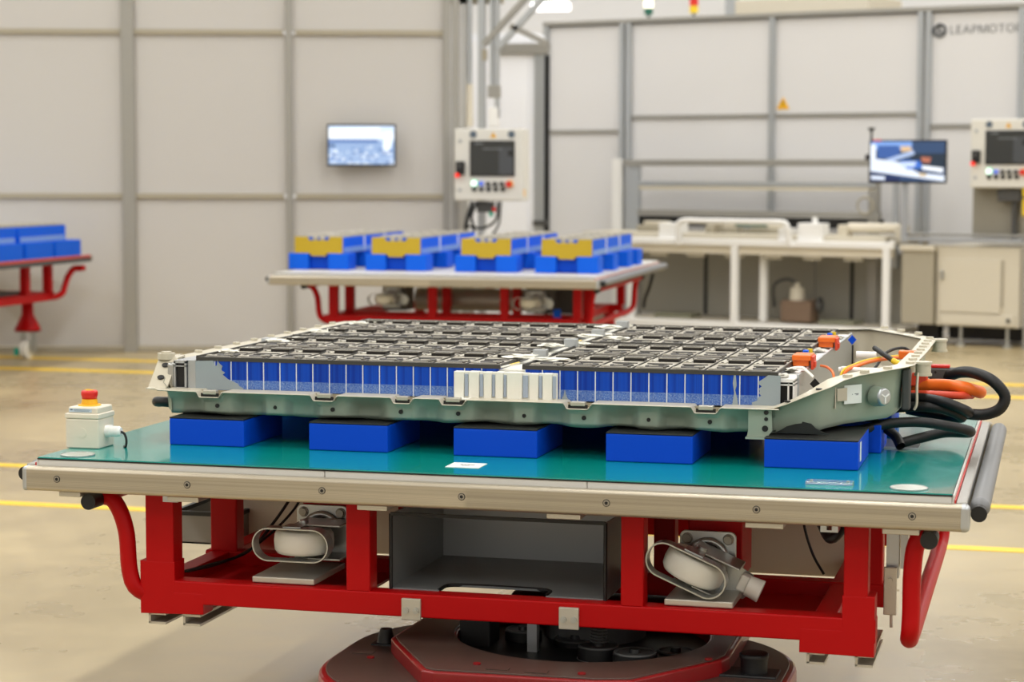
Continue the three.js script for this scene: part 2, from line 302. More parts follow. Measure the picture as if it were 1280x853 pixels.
const CX = -1.15, CZ = -4.05;
const nearCart = cart('large red-framed cart with glossy teal top in front, carrying the open battery pack', [CX, 0, CZ], 0, 1.92, 1.33, M.teal, true);
{
  const t = nearCart.t;
  // corner gussets, feet channels and plates of the front frame
  mesh('corner_plate', extrude([[-0.747, 0.264], [-0.606, 0.268], [-0.606, 0.31], [-0.671, 0.31], [-0.671, 0.375], [-0.747, 0.375]], 0.05, 0.002).translate(0, 0, -0.1017), M.red, t);
  mesh('corner_plate', extrude([[0.668, 0.265], [0.811, 0.263], [0.811, 0.38], [0.751, 0.38], [0.751, 0.31], [0.668, 0.31]], 0.05, 0.002).translate(0, 0, -0.1017), M.red, t);
  const channel = (x0, x1) => [bx(x0, x1, 0.258, 0.263, -0.3, -0.06), bx(x0, x0 + 0.005, 0.24, 0.26, -0.3, -0.06), bx(x0, x1, 0.238, 0.243, -0.3, -0.06)];
  for (const [a, b] of [[-0.735, -0.695], [-0.655, -0.615], [0.68, 0.715], [0.775, 0.81]]) mesh('foot_channel', channel(a, b), M.plate, t);
  for (const [a, b] of [[-0.905, -0.855], [-0.655, -0.585], [-0.235, -0.17], [0.165, 0.235], [0.565, 0.64], [0.83, 0.9]]) mesh('rail_plate', bx(a, b, 0.519, 0.53, -0.05, 0.015, 0.002), M.plate, t);
  for (const x of [-0.138, 0.198]) { const p = mesh('clamp_plate', bx(x - 0.021, x + 0.021, 0.282, 0.328, -0.052, -0.044, 0.002), M.plate, t); for (const s of [-1, 1]) mesh('bolt', [cyl(0.0065, 0.0065, 0.004, x + s * 0.011, 0.303, -0.042, 'z', 16), cyl(0.0035, 0.0035, 0.002, x + s * 0.011, 0.303, -0.0395, 'z', 6)], M.zinc, p); }
  for (const [a, b] of [[-0.5, -0.36], [0.39, 0.53]]) mesh('stop_plate', bx(a, b, 0.338, 0.352, -0.27, -0.07, 0.003), M.plate, t);
  caster(t, [-0.405, 0.422, -0.25], 0, false);
  caster(t, [0.455, 0.41, -0.215], -23 * R, true);
  for (const [a, b] of [[-0.69, -0.285], [0.355, 0.75]]) mesh('floor_pan', bx(a, b, 0.3, 0.306, -0.45, -0.19), M.red, t);
  // caster backing blocks
  for (const x of [-0.405, 0.455]) mesh('caster_block', bx(x - 0.05, x + 0.065, 0.36, 0.53, -0.4, -0.26, 0.004), M.red, t);
  // open storage bin between the middle posts
  const b = part('storage_bin', t);
  const [x0, x1, y0, y1, z0, z1] = [-0.196, 0.264, 0.336, 0.497, -0.09, -0.47];
  mesh('bin_floor', [bx(x0, x0 + 0.105, y0, y0 + 0.004, z0 - 0.06, z0), bx(x1 - 0.125, x1, y0, y0 + 0.004, z0 - 0.06, z0), bx(x0, x1, y0, y0 + 0.004, z1, z0 - 0.06)], M.bin, b);
  for (const x of [x0, x1]) mesh('bin_side', extrude([[-z0, y0], [-z1, y0], [-z1, y1 - 0.01], [-z0, y1]], 0.004).rotateY(Math.PI / 2).translate(x - 0.002, 0, 0), M.bin, b);
  mesh('bin_back', bx(x0, x1, y0, y1 - 0.01, z1 - 0.004, z1), M.binBack, b);
  mesh('bin_trim', [tube([[x0, y0, z0], [x0, (y0 + y1) / 2, z0], [x0, y1, z0]], 0.0042, 8, 8), tube([[x1, y0, z0], [x1, (y0 + y1) / 2, z0], [x1, y1, z0]], 0.0042, 8, 8), bx(x0, x1, y1 - 0.004, y1 + 0.003, z0 - 0.003, z0 + 0.003),
    tube([[x0 + 0.105, y0 + 0.003, z0], [x0 + 0.107, y0 + 0.003, z0 - 0.05], [x0 + 0.118, y0 + 0.003, z0 - 0.06], [x1 - 0.138, y0 + 0.003, z0 - 0.06], [x1 - 0.127, y0 + 0.003, z0 - 0.05], [x1 - 0.125, y0 + 0.003, z0]], 0.004, 40, 8)], M.black, b);
  // electrical housings and the grey side bin hung behind the frame
  for (const [a, c] of [[-0.8, -0.28], [0.46, 0.745]]) { const h = mesh('electric_housing', bx(a, c, 0.29, 0.425, -1.05, -0.7, 0.006), M.cabinet, t); mesh('cable_tray', bx(a, c + 0.02, 0.427, 0.53, -1.05, -0.68, 0.004), M.black, h); }
  const sb = mesh('side_bin', [bx(-0.925, -0.76, 0.308, 0.312, -1.0, -0.62), bx(-0.925, -0.76, 0.308, 0.38, -0.625, -0.62), bx(-0.925, -0.92, 0.308, 0.38, -1.0, -0.62), bx(-0.765, -0.76, 0.308, 0.38, -1.0, -0.62), bx(-0.925, -0.76, 0.308, 0.38, -1.0, -0.995)], M.grey, t);
  mesh('bin_trim', [bx(-0.928, -0.757, 0.377, 0.387, -0.628, -0.617), bx(-0.928, -0.917, 0.377, 0.387, -1.0, -0.62), bx(-0.768, -0.757, 0.377, 0.387, -1.0, -0.62)], M.black, sb);
  mesh('wire', tube([[-0.71, 0.335, -0.12], [-0.66, 0.342, -0.2], [-0.6, 0.36, -0.3], [-0.56, 0.42, -0.36], [-0.52, 0.5, -0.42]], 0.0035, 40, 8), M.black, t);
  mesh('wire', tube([[-0.71, 0.332, -0.14], [-0.64, 0.342, -0.24], [-0.59, 0.37, -0.32], [-0.53, 0.44, -0.4], [-0.49, 0.52, -0.42]], 0.003, 40, 8), M.black, t);
  mesh('wire', tube([[0.62, 0.5, -0.45], [0.625, 0.44, -0.47], [0.645, 0.38, -0.47], [0.67, 0.345, -0.45]], 0.003, 30, 8), M.black, t);
  mesh('cable_bundle', tube([[0.64, 0.52, -0.3], [0.69, 0.505, -0.18], [0.72, 0.482, -0.12], [0.745, 0.51, -0.13]], 0.011, 40, 10), M.rubber, t);
  // grey extrusion and bracket by the right end of the frame
  mesh('support_extrusion', [bx(0.825, 0.85, 0.4, 0.53, -0.16, -0.2), bx(0.853, 0.868, 0.42, 0.53, -0.16, -0.2)], M.alu, t);
  mesh('slotted_bracket', [bx(0.822, 0.848, 0.328, 0.425, -0.15, -0.142, 0.002), cyl(0.003, 0.003, 0.03, 0.838, 0.318, -0.146, 'y', 10), cyl(0.005, 0.005, 0.01, 0.835, 0.4, -0.138, 'z', 6), bx(0.833, 0.838, 0.36, 0.385, -0.141, -0.139)], M.plate, t);
  // extrusion ends under the front rail
  for (const x of [-0.672, 0.71]) mesh('profile_end', [bx(x, x + 0.012, 0.515, 0.53, -0.05, 0.0), bx(x + 0.022, x + 0.034, 0.515, 0.53, -0.05, 0.0), bx(x + 0.012, x + 0.022, 0.515, 0.519, -0.05, 0)], M.alu, t);
  // steel plug discs let into the deck corners
  for (const x of [-0.89, 0.875]) { const d = mesh('plug_disc', cyl(0.036, 0.036, 0.006, x, 0.599, -0.048, 'y', 48), M.disc, t); mesh('plug_ring', new THREE.TorusGeometry(0.036, 0.0012, 8, 48).rotateX(Math.PI / 2).translate(x, 0.602, -0.048), M.zinc, d); }
}
// things lying on the near cart
{
  const paper = mat('#f1f1ef', 0.6, 0, { map: canvas(256, 128, (c, w, h) => { c.fillStyle = '#f3f3f1'; c.fillRect(0, 0, w, h); c.fillStyle = '#3a3a3c'; for (let i = 0; i < 11; i++) c.fillRect(78 + i * 10, 40 + (i * 7 % 5) * 2, 7 - (i % 3), 24 - (i * 5 % 7)); for (let i = 0; i < 6; i++) c.fillRect(104 + i * 9, 74, 5, 12 - (i % 3) * 2); }) });
  tag(mesh('paper_label', new THREE.BoxGeometry(0.072, 0.001, 0.068).translate(-1.19, 0.6005, -4.17), paper), 'small white paper label with dark print on the teal mat near the front rail', 'label');
  const a = thing('acrylic_plate', 'small clear acrylic plate lying on the teal mat near the front right corner', 'plate', [-0.43, 0.6, -4.115]);
  mesh('plate', box(0.092, 0.006, 0.035, 0, 0.003, 0, 0.001), M.clear, a);
  mesh('screw', [cyl(0.003, 0.003, 0.002, -0.036, 0.007, 0, 'y', 12)], M.zinc, a); mesh('screw', [cyl(0.003, 0.003, 0.002, 0.036, 0.007, 0, 'y', 12)], M.zinc, a);

  const e = thing('emergency_stop_box', 'beige switch box with a red and yellow mushroom button on the teal corner', 'switch', [-2.078, 0.6, -4.235]);
  mesh('housing', [box(0.08, 0.066, 0.08, 0, 0.033, 0, 0.004), cyl(0.011, 0.011, 0.0015, 0, 0.035, 0.0403, 'z', 28)], M.cream, e);
  mesh('lid', [box(0.082, 0.012, 0.082, 0, 0.072, 0, 0.003), box(0.072, 0.016, 0.074, 0.002, 0.084, 0, 0.004)], M.cream, e);
  mesh('nameplate', box(0.054, 0.008, 0.001, -0.004, 0.0845, 0.0374), mat('#ffffff', 0.5, 0, { map: canvas(128, 24, (c) => { c.fillStyle = '#c3d2df'; c.fillRect(0, 0, 128, 24); c.fillStyle = '#27384c'; c.fillRect(6, 4, 14, 7); for (let i = 0; i < 16; i++) c.fillRect(26 + i * 6, 5 + (i % 2) * 2, 4, 4); for (let i = 0; i < 14; i++) c.fillRect(30 + i * 6, 14, 4, 4); }) }), e);
  mesh('collar', [cyl(0.024, 0.026, 0.003, 0, 0.0935, 0, 'y', 32), cyl(0.0165, 0.019, 0.014, 0, 0.1, 0, 'y', 32)], M.yellowBtn, e);
  mesh('push_button', new THREE.LatheGeometry([[0, 0.126], [0.014, 0.126], [0.0175, 0.1245], [0.0185, 0.121], [0.0185, 0.116], [0.0172, 0.113], [0.0165, 0.106], [0, 0.106]].reverse().map(p => new THREE.Vector2(...p)), 36), M.redBtn, e);
  mesh('button_mark', new THREE.TorusGeometry(0.009, 0.0018, 6, 20, 4.5).rotateX(Math.PI / 2).translate(0, 0.126, 0), M.yellowBtn, e);
  mesh('cable_gland', [cyl(0.0145, 0.0145, 0.012, 0.046, 0.036, 0.0, 'x', 6), cyl(0.012, 0.012, 0.03, 0.055, 0.036, 0.0, 'x', 20), cyl(0.009, 0.012, 0.006, 0.072, 0.036, 0.0, 'x', 20)], M.white, e);
  mesh('cord', tube([[0.072, 0.036, 0], [0.082, 0.032, 0], [0.0875, 0.018, 0], [0.086, 0.003, 0], [0.078, 0.002, -0.01]], 0.0028, 24, 8), M.black, e);

  // blue spacer blocks
  const ord = ['first', 'second', 'third', 'fourth', 'fifth'];
  const bl = [[-1.921, -1.743], [-1.59, -1.408], [-1.259, -1.073], [-0.923, -0.737], [-0.587, -0.393]];
  bl.forEach(([p, q], i) => {
    const b = thing('spacer_block', `blue spacer block under the pack front, ${ord[i]} from the emergency stop box`, 'block', [(p + q) / 2, 0.6, -4.31], 0, 'blue spacer blocks');
    const w = q - p; mesh('block', box(w, 0.0595, 0.24, 0, 0.02975, -0.12, 0.003), M.blue, b);
    mesh('rubber_pad', box(w, 0.003, 0.24, 0, 0.061, -0.12, 0.001), M.rubber, b);
    if (i === 4) { mesh('sticker', box(0.001, 0.04, 0.028, w / 2, 0.034, -0.05), M.white, b, 'small white sticker'); }
  });
  [-1.82, -1.49, -1.16, -0.83, -0.5].forEach((x, i) => {
    const b = thing('spacer_block', `blue spacer block in the shaded rear row under the pack, ${ord[i]} from left`, 'block', [x, 0.6, -5.0], 0, 'blue spacer blocks');
    mesh('block', box(0.26, 0.0595, 0.24, 0, 0.02975, 0, 0.003), M.blue, b); mesh('rubber_pad', box(0.26, 0.003, 0.24, 0, 0.061, 0, 0.001), M.rubber, b);
  });
  const b3 = thing('spacer_block', 'blue spacer block with a white edge just behind the rightmost front block', 'block', [-0.455, 0.6, -4.67], 0, 'blue spacer blocks');
  mesh('block', box(0.17, 0.062, 0.16, 0, 0.031, 0, 0.003), M.blue, b3);
  const br = thing('angle_bracket', 'grey metal angle piece lying beside the hoses on the teal mat', 'bracket', [-0.345, 0.6, -4.75]);
  mesh('base_leg', box(0.1, 0.004, 0.14, 0, 0.002, 0), M.alu, br); mesh('upright_leg', box(0.004, 0.03, 0.14, -0.05, 0.015, 0), M.alu, br);
}
// ------------------------------------------------------------------ the open battery pack
{
  const PX = -1.15, PZ = -4.40;                       // the pack's own origin: floor below the middle of its front cell row
  const t = thing('battery_pack', 'open vehicle battery pack of blue cells in a grey-green metal tray', 'battery', [PX, 0, PZ]);
  const W2 = (x, z) => [x - PX, z - PZ];
  const T = part('tray', t);
  // perimeter stations, world: [x, z, flange height, bottom height]
  const st = [[-1.94, -4.352, 0.722, 0.664], [-0.60, -4.352, 0.718, 0.664], [-0.572, -4.352, 0.7205, 0.668], [-0.545, -4.356, 0.730, 0.680], [-0.527, -4.36, 0.738, 0.68], [-0.497, -4.366, 0.752, 0.677], [-0.468, -4.385, 0.764, 0.672], [-0.45, -4.43, 0.773, 0.674], [-0.42, -4.485, 0.780, 0.677],
    [-0.338, -4.585, 0.789, 0.681], [-0.318, -4.64, 0.79, 0.688], [-0.312, -5.0, 0.79, 0.688], [-0.312, -5.36, 0.79, 0.688], [-0.345, -5.44, 0.79, 0.688], [-0.47, -5.66, 0.79, 0.688], [-0.56, -5.70, 0.785, 0.68], [-1.2, -5.70, 0.78, 0.67], [-1.90, -5.70, 0.78, 0.67], [-1.962, -5.64, 0.78, 0.67], [-1.968, -5.0, 0.78, 0.67], [-1.968, -4.46, 0.78, 0.67], [-1.968, -4.415, 0.765, 0.668], [-1.968, -4.375, 0.735, 0.666]];
  const n = st.length, nrm = st.map((s, i) => { const a = st[(i + n - 1) % n], b = st[(i + 1) % n]; const q = new THREE.Vector2(-(b[1] - a[1]), b[0] - a[0]).normalize(); return q.x * (s[0] + 1.15) + q.y * (s[1] + 5.02) < 0 ? q.negate() : q; });
  function ribbon(rows, closed = true) {              // rows: array of loops of points
    const v = [], idx = [], m = rows[0].length;
    rows.forEach(r => r.forEach(p => v.push(p[0] - PX, p[1], p[2] - PZ)));
    for (let r = 0; r < rows.length - 1; r++) for (let i = 0; i < m - (closed ? 0 : 1); i++) { const a = r * m + i, b = r * m + (i + 1) % m; idx.push(a, b, a + m, b, b + m, a + m); }
    const g = new THREE.BufferGeometry(); g.setAttribute('position', new THREE.Float32BufferAttribute(v, 3)); g.setAttribute('uv', new THREE.Float32BufferAttribute(new Float32Array(v.length / 3 * 2), 2)); g.setIndex(idx); g.computeVertexNormals(); return g;
  }
  const off = (k, y) => st.map((s, i) => [s[0] + nrm[i].x * k, y(s), s[1] + nrm[i].y * k]);
  // side and rear walls (the pressed front wall is built below)
  const cut = rows => rows.map(r => [...r.slice(1), r[0]]);
  mesh('side_wall', ribbon(cut([off(-0.004, s => s[2] - 0.001), off(-0.010, s => s[2] - 0.012), off(-0.014, s => (s[2] + s[3]) / 2), off(-0.016, s => s[3] + 0.008), off(-0.024, s => s[3] - 0.003)]), false), M.tray, T);
  mesh('inner_wall', ribbon([off(-0.016, s => s[2] - 0.002), off(-0.03, s => s[3] + 0.02), off(-0.06, s => s[3] + 0.006)]), M.trayIn, T);
  const floor = new THREE.Shape(st.map((s, i) => new THREE.Vector2(s[0] - nrm[i].x * 0.046 - PX, s[1] - nrm[i].y * 0.046 - PZ)));
  mesh('tray_floor', new THREE.ShapeGeometry(floor).rotateX(Math.PI / 2).scale(1, 1, 1).translate(0, 0.6895, 0), M.trayIn, T);
  // flange on sides and rear, bent up from the low front lip
  const fl = (a, b, dy) => cut([off(a, s => s[2] + dy), off(b, s => s[2] + dy), off(b, s => s[2] + dy - 0.003), off(a, s => s[2] + dy - 0.003)]);
  mesh('flange', ribbon(fl(-0.024, 0.014, 0.002).map(r => r.slice(0, -3)), false), M.flange, T);
  // sloping flange plate at the front left corner
  const slope = extrude([[0.045, 0.7172], [0.045, 0.7205], [0.032, 0.7225], [-0.03, 0.7845], [-0.07, 0.787], [-0.07, 0.783], [-0.032, 0.78], [0.03, 0.7185]], 0.046).rotateY(-Math.PI / 2).translate(-1.951 - PX, 0, 0);
  mesh('flange_plate', slope, M.flange, T);
  for (const k of [0.3, 0.72]) mesh('flange_slot', cyl(0.0085, 0.0085, 0.0025, 0, 0, 0, 'y', 24).scale(1, 1, 0.7).rotateX(0.785).translate(-1.974 - PX, 0.7235 + 0.061 * k + 0.0012, 0.032 - 0.062 * k + 0.0012), M.black, T);
  // front lip with dipped notches, and the pressed wall below
  const notch = [[-1.836, 0.029], [-1.565, 0.029], [-1.384, 0.024], [-1.269, 0.029], [-0.991, 0.029], [-0.715, 0.029]];
  const holes = [-1.823, -1.686, -1.549, -1.391, -1.261, -1.113, -0.98, -0.84, -0.708];
  const sm = (a, b, x) => { const k = Math.min(1, Math.max(0, (x - a) / (b - a))); return k * k * (3 - 2 * k); };
  const dip = x => { let d = 0; for (const [c, w] of notch) d = Math.max(d, 1 - sm(w - 0.007, w + 0.003, Math.abs(x - c))); return d; };
  const bulge = x => { let d = 0; for (const c of holes) d = Math.max(d, 1 - sm(0.02, 0.047, Math.abs(x - c) * (notch.some(q => Math.abs(q[0] - c) < 0.05) ? 0.8 : 1.15))); return d; };
  const xs = []; for (let x = -1.985; x <= -0.56; x += 0.0035) xs.push(x);
  const lipY = x => 0.7195 + (x < -1.9 ? (-1.9 - x) * 0.02 : 0) - 0.0125 * dip(x);
  const endIn = x => 0.028 * (1 - sm(-1.985, -1.955, x));
  mesh('front_lip', ribbon([xs.map(x => [x, lipY(x), -4.398]), xs.map(x => [x, lipY(x), -4.335 - endIn(x)]), xs.map(x => [x, lipY(x) - 0.003, -4.334 - endIn(x)]), xs.map(x => [x, lipY(x) - 0.0032, -4.398])], false), M.flange, T);
  const wx = xs.filter(x => x > -1.945 && x < -0.57), wz = (x, k) => -4.354 - 0.017 * k * (1 - bulge(x)) - 0.004 * k * Math.max(0, Math.sin(x * 46)) + 0.0015 * Math.sin(x * 31);
  mesh('front_wall', ribbon([wx.map(x => [x, lipY(x) - 0.003, -4.351]), wx.map(x => [x, 0.706 - 0.012 * dip(x), wz(x, 0.35)]), wx.map(x => [x, 0.694, wz(x, 1)]), wx.map(x => [x, 0.675, wz(x, 1.1)]), wx.map(x => [x, 0.666 + 0.002 * Math.sin(x * 40), wz(x, 0.9) - 0.004]), wx.map(x => [x, 0.664 + 0.002 * Math.sin(x * 40), -4.42])], false), M.tray, T);
  for (const x of holes) mesh('drain_hole', cyl(notch.some(q => Math.abs(q[0] - x) < 0.04) ? 0.0048 : 0.0034, 0.0048, 0.004, x - PX, 0.686, wz(x, 1) - PZ + 0.001, 'z', 20), M.black, T);
  for (const [c, w] of notch) {
    mesh('slot_gap', bx(c - w + 0.008 - PX, c + w - 0.008 - PX, 0.7075, 0.715, 0.056, 0.0605), M.black, T);
    mesh('weld_nut', bx(c - w * 0.55 - PX, c + w * 0.55 - PX, 0.7125, 0.722, 0.045, 0.063, 0.002), M.plate, T);
  }
  // corner bracket under the front right corner, dark sheet on the bulge's underside
  mesh('corner_bracket', [extrude([[-0.625, 0.716], [-0.578, 0.716], [-0.576, 0.672], [-0.583, 0.664], [-0.583, 0.655], [-0.628, 0.655], [-0.625, 0.672]].map(p => [p[0] - PX, p[1]]), 0.003, 0.001).translate(0, 0, 0.052), bx(-0.63 - PX, -0.582 - PX, 0.655, 0.659, 0.02, 0.066)], M.tray, T);
  for (const [x, y, r] of [[-0.588, 0.711, 0.005], [-0.588, 0.697, 0.0042], [-0.59, 0.677, 0.0065]]) mesh('bracket_hole', cyl(r, r, 0.002, x - PX, y, 0.0565, 'z', 20), M.black, T);
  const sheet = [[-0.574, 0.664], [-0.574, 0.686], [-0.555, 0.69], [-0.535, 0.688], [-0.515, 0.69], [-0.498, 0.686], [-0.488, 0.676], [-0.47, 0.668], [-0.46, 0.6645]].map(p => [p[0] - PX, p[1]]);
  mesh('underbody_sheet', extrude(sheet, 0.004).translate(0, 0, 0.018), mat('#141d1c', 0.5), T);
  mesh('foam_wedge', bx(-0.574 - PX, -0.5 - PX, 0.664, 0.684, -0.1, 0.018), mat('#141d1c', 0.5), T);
  // bolt studs along the flanges
  for (let i = 0; i < 10; i++) mesh('flange_stud', cyl(0.009, 0.0095, 0.005, -1.972 - PX, 0.785, -0.08 - i * 0.118, 'y', 16), M.flange, T);
  mesh('locating_bush', [cyl(0.02, 0.02, 0.014, -1.982 - PX, 0.787, -0.035, 'y', 28), cyl(0.012, 0.012, 0.019, -1.982 - PX, 0.788, -0.035, 'y', 24)], M.flange, T);
  for (let i = 0; i < 9; i++) mesh('flange_stud', cyl(0.0095, 0.01, 0.005, -0.315 - PX, 0.7945, -0.26 - i * 0.088, 'y', 16), M.flange, T);
  for (const [x, z, y] of [[-0.356, -4.562, 0.788], [-0.40, -4.505, 0.784], [-0.432, -4.462, 0.778], [-0.35, -5.46, 0.795], [-0.40, -5.55, 0.795], [-0.45, -5.635, 0.795]]) mesh('flange_stud', cyl(0.01, 0.0105, 0.006, x - PX, y + 0.003, z - PZ, 'y', 16), M.flange, T);
  for (const [x, y, z] of [[-0.482, 0.759, -4.372], [-0.545, 0.733, -4.352]]) mesh('flange_slot', cyl(0.0068, 0.0068, 0.003, x - PX, y + 0.0015, z - PZ, 'y', 20).rotateZ(0), M.black, T);
  for (const z of [-4.70, -5.34]) mesh('locating_sleeve', [cyl(0.017, 0.017, 0.03, -0.289 - PX, 0.778, z - PZ, 'y', 28), cyl(0.0195, 0.0195, 0.006, -0.289 - PX, 0.791, z - PZ, 'y', 28), cyl(0.0195, 0.0195, 0.005, -0.289 - PX, 0.765, z - PZ, 'y', 28)], M.flange, T);
  // pillar and opening at the bulge's right front corner
  mesh('corner_pillar', [bx(-0.33 - PX, -0.312 - PX, 0.692, 0.783, -0.26, -0.225, 0.005)], M.greyDark, T);
  mesh('opening_trim', tube([[-0.305, 0.69, -4.66], [-0.3, 0.7, -4.66], [-0.3, 0.745, -4.67], [-0.298, 0.77, -4.69], [-0.285, 0.775, -4.72]].map(p => [p[0] - PX, p[1], p[2] - PZ]), 0.003, 30, 8), M.flange, T);
  // label, clip and vent cap on the bulge's slanted face
  const fa = -Math.atan2(-4.585 + 4.485, -0.338 + 0.42);          // yaw of that face
  const face = (u, y, o) => { const k = u, x = -0.42 + 0.082 * k, z = -4.485 - 0.1 * k; const nx = 0.773, nz = 0.634; return [x + nx * (o - 0.012) - PX, y, z + nz * (o - 0.012) - PZ]; };
  const onFace = (g, u, y, o) => g.rotateY(fa).translate(...face(u, y, o));
  const sticker = mat('#ffffff', 0.5, 0, { map: canvas(128, 128, c => { c.fillStyle = '#eef0ee'; c.fillRect(0, 0, 128, 128); c.fillStyle = '#555a60'; c.fillRect(76, 60, 30, 5); c.fillRect(84, 68, 20, 4); c.fillRect(58, 62, 5, 5); }) });
  mesh('paper_label', onFace(new THREE.BoxGeometry(0.052, 0.04, 0.001), 0.02, 0.739, 0.006), sticker, t, 'white paper label');
  mesh('clip_bracket', [onFace(box(0.03, 0.028, 0.003, 0, 0, 0, 0.001), -0.28, 0.741, 0.012), onFace(box(0.003, 0.045, 0.012), -0.42, 0.735, 0.006)], M.plate, t);
  const cap = part('vent_cap', t);
  const q = face(0.54, 0.731, 0); const axis = g => g.rotateX(Math.PI / 2).rotateY(Math.atan2(0.773, 0.634)).translate(...q);
  mesh('threaded_neck', [0, 1, 2].map(i => axis(new THREE.CylinderGeometry(0.0215 - i * 0.0008, 0.0225 - i * 0.0008, 0.008, 36).translate(0, 0.01 + i * 0.008, 0))), M.tray, cap);
  mesh('cap_disc', axis(new THREE.LatheGeometry([[0, 0.036], [0.015, 0.036], [0.018, 0.0345], [0.0195, 0.03], [0.0195, 0.026]].reverse().map(p => new THREE.Vector2(...p)), 36)), M.alu, cap);
  mesh('cap_mark', [0, 1, 2].map(i => axis(box(0.003, 0.0015, 0.012, 0, 0.0365, 0.007).rotateY(i * 2.094))), M.white, cap);

  // ---- cell modules
  const pitch = 0.0392, rowD = 0.307, yTop = 0.787, cols = [[-1.8869, 18], [-1.1228, 14]];
  const tone = k => new THREE.Color().setRGB(k, k * 0.975, k * 0.91);
  const C = (hex, g) => paint(g, hex);
  function slotTile(v) {                                // bus plate with a raised dark bar: rear half of a module
    const w = pitch * 2 - 0.004, d = 0.146, g = [];
    const k = ['#b3ada0', '#bdb8ab', '#a8a295'][v];
    g.push(C(k, box(w, 0.004, d, 0, 0, 0)), C('#45433e', box(0.0026, 0.006, d, w / 2 + 0.001, 0.001, 0)));
    g.push(C('#1d1916', box(0.046, 0.0085, 0.034, 0.009, 0.0045, 0.028)), C('#8d887c', box(0.046, 0.0012, 0.034, 0.009, 0.0094, 0.028)), C('#5b5850', box(0.034, 0.001, 0.012, 0.009, 0.0103, 0.03)));
    g.push(C('#75716a', box(0.06, 0.004, 0.014, 0.002, 0.004, -0.035)), C('#b4afa2', box(0.012, 0.0015, 0.02, 0.005 + v * 0.004, 0.0028, -0.055)));
    g.push(C('#bbb6a8', box(0.018, 0.002, 0.04, -0.027, 0.0028, 0.03)), C('#55524c', cyl(0.003, 0.003, 0.002, -0.027, 0.004, 0.045, 'y', 10)));
    g.push(C('#6d6a63', box(w, 0.005, 0.006, 0, 0.003, -d / 2 + 0.003)));
    return merge(g);
  }
  function holeTile(v) {                                // plate with dark vents and torn film: front half
    const w = pitch * 2 - 0.004, d = 0.146, g = [];
    const k = ['#b0aa9d', '#a49d8f', '#bbb6a9'][v];
    g.push(C(k, box(w, 0.004, d, 0, 0, 0)), C('#45433e', box(0.0026, 0.006, d, w / 2 + 0.001, 0.001, 0)));
    const oval = new THREE.CylinderGeometry(0.026, 0.027, 0.003, 20).scale(1, 1, 1.15).translate(0.004, 0.003, 0.006);
    g.push(C('#35322e', oval), C('#c3beb0', box(0.02, 0.002, 0.008, 0.014 - v * 0.01, 0.005, 0.022).rotateY(0.25)), C('#2a2825', box(0.024, 0.003, 0.012, -0.004 + v * 0.005, 0.0045, -0.004)));
    g.push(C('#97938a', box(0.05, 0.003, 0.01, 0, 0.003, 0.05)), C('#b5b0a3', box(0.014, 0.003, 0.016, -0.027, 0.004, 0.04)), C('#5b5852', box(0.056, 0.002, 0.008, 0, 0.003, -0.05)));
    g.push(C('#6b675e', cyl(0.004, 0.004, 0.003, 0.028, 0.004, 0.045, 'y', 10)));
    return merge(g);
  }
  const tiles = { slot: [0, 1, 2].map(slotTile), hole: [0, 1, 2].map(holeTile) };
  const body = mat('#6f7072', 0.5, 0.2), dark = mat('#3a3936', 0.4);
  const cellG = box(pitch - 0.0022, 0.067, 0.03, 0, 0, 0, 0.001), seamG = box(0.0022, 0.067, 0.03, 0, 0, 0.0003);
  for (let r = 0; r < 4; r++) cols.forEach(([x0, nC], ci) => {
    const m = part('cell_module', t, [x0 - PX, 0, -r * rowD]); const w = nC * pitch;
    mesh('module_body', bx(0, w, 0.675, 0.784, -rowD + 0.002, r ? -0.001 : -0.03), body, m);
    for (let i = 0; i < nC / 2; i++) {
      const a = mesh('vent_tile', tiles.hole[(rnd() * 3) | 0], M.tileCol, m); a.position.set((i * 2 + 1) * pitch, yTop, -0.079); 
      const b = mesh('busbar_tile', tiles.slot[(rnd() * 3) | 0], M.tileCol, m); b.position.set((i * 2 + 1) * pitch, yTop, -0.228);
    }
    mesh('edge_strip', [bx(-0.006, w + 0.003, 0.782, r ? 0.7895 : 0.791, -0.004, 0.002)], dark, m);
    mesh('edge_strip', [bx(-0.003, w + 0.003, 0.786, r === 1 ? 0.795 : 0.7915, -rowD - 0.001, -rowD + 0.006)], dark, m);
    mesh('edge_strip', [bx(-0.006, -0.001, 0.782, 0.7935, -rowD, 0)], dark, m);
    if (!r) for (let i = 0; i < nC; i++) {
      const c = mesh('cell', cellG, M.cellBlue[(rnd() * 3) | 0], m); c.position.set((i + 0.5) * pitch, 0.7495, -0.0145);
      const s = mesh('cell_seam', seamG, M.gap, m); s.position.set(i * pitch, 0.7485, -0.0145);
    }
  });
  // cured grey adhesive over the end cells of the front row: ragged outline
  const glue = (pts) => extrude(pts.map(p => [p[0] - PX, p[1]]), 0.0022).translate(0, 0, 0.0006);
  const gl = [[-1.894, 0.7175]]; for (let i = 0; i <= 14; i++) { const y = 0.717 + i * 0.0049; gl.push([(y < 0.735 ? -1.778 + (y - 0.717) * -1.1 : y < 0.745 ? -1.80 - (y - 0.735) * 2.6 : -1.822 - (y - 0.745) * 0.42) + rr(-0.005, 0.005), y]); }
  gl.push([-1.84, 0.784], [-1.842, 0.772], [-1.848, 0.771], [-1.851, 0.783], [-1.894, 0.781]);
  mesh('cured_adhesive', glue(gl), M.glue, t);
  const gr = [[-0.566, 0.717]]; gr.push([-0.566, 0.783], [-0.592, 0.784], [-0.604, 0.775]); for (let i = 0; i < 11; i++) { const y = 0.77 - i * 0.005; gr.push([-0.609 - (y < 0.74 ? (0.74 - y) * 0.9 : 0) + rr(-0.004, 0.004), y]); } gr.push([-0.628, 0.717]);
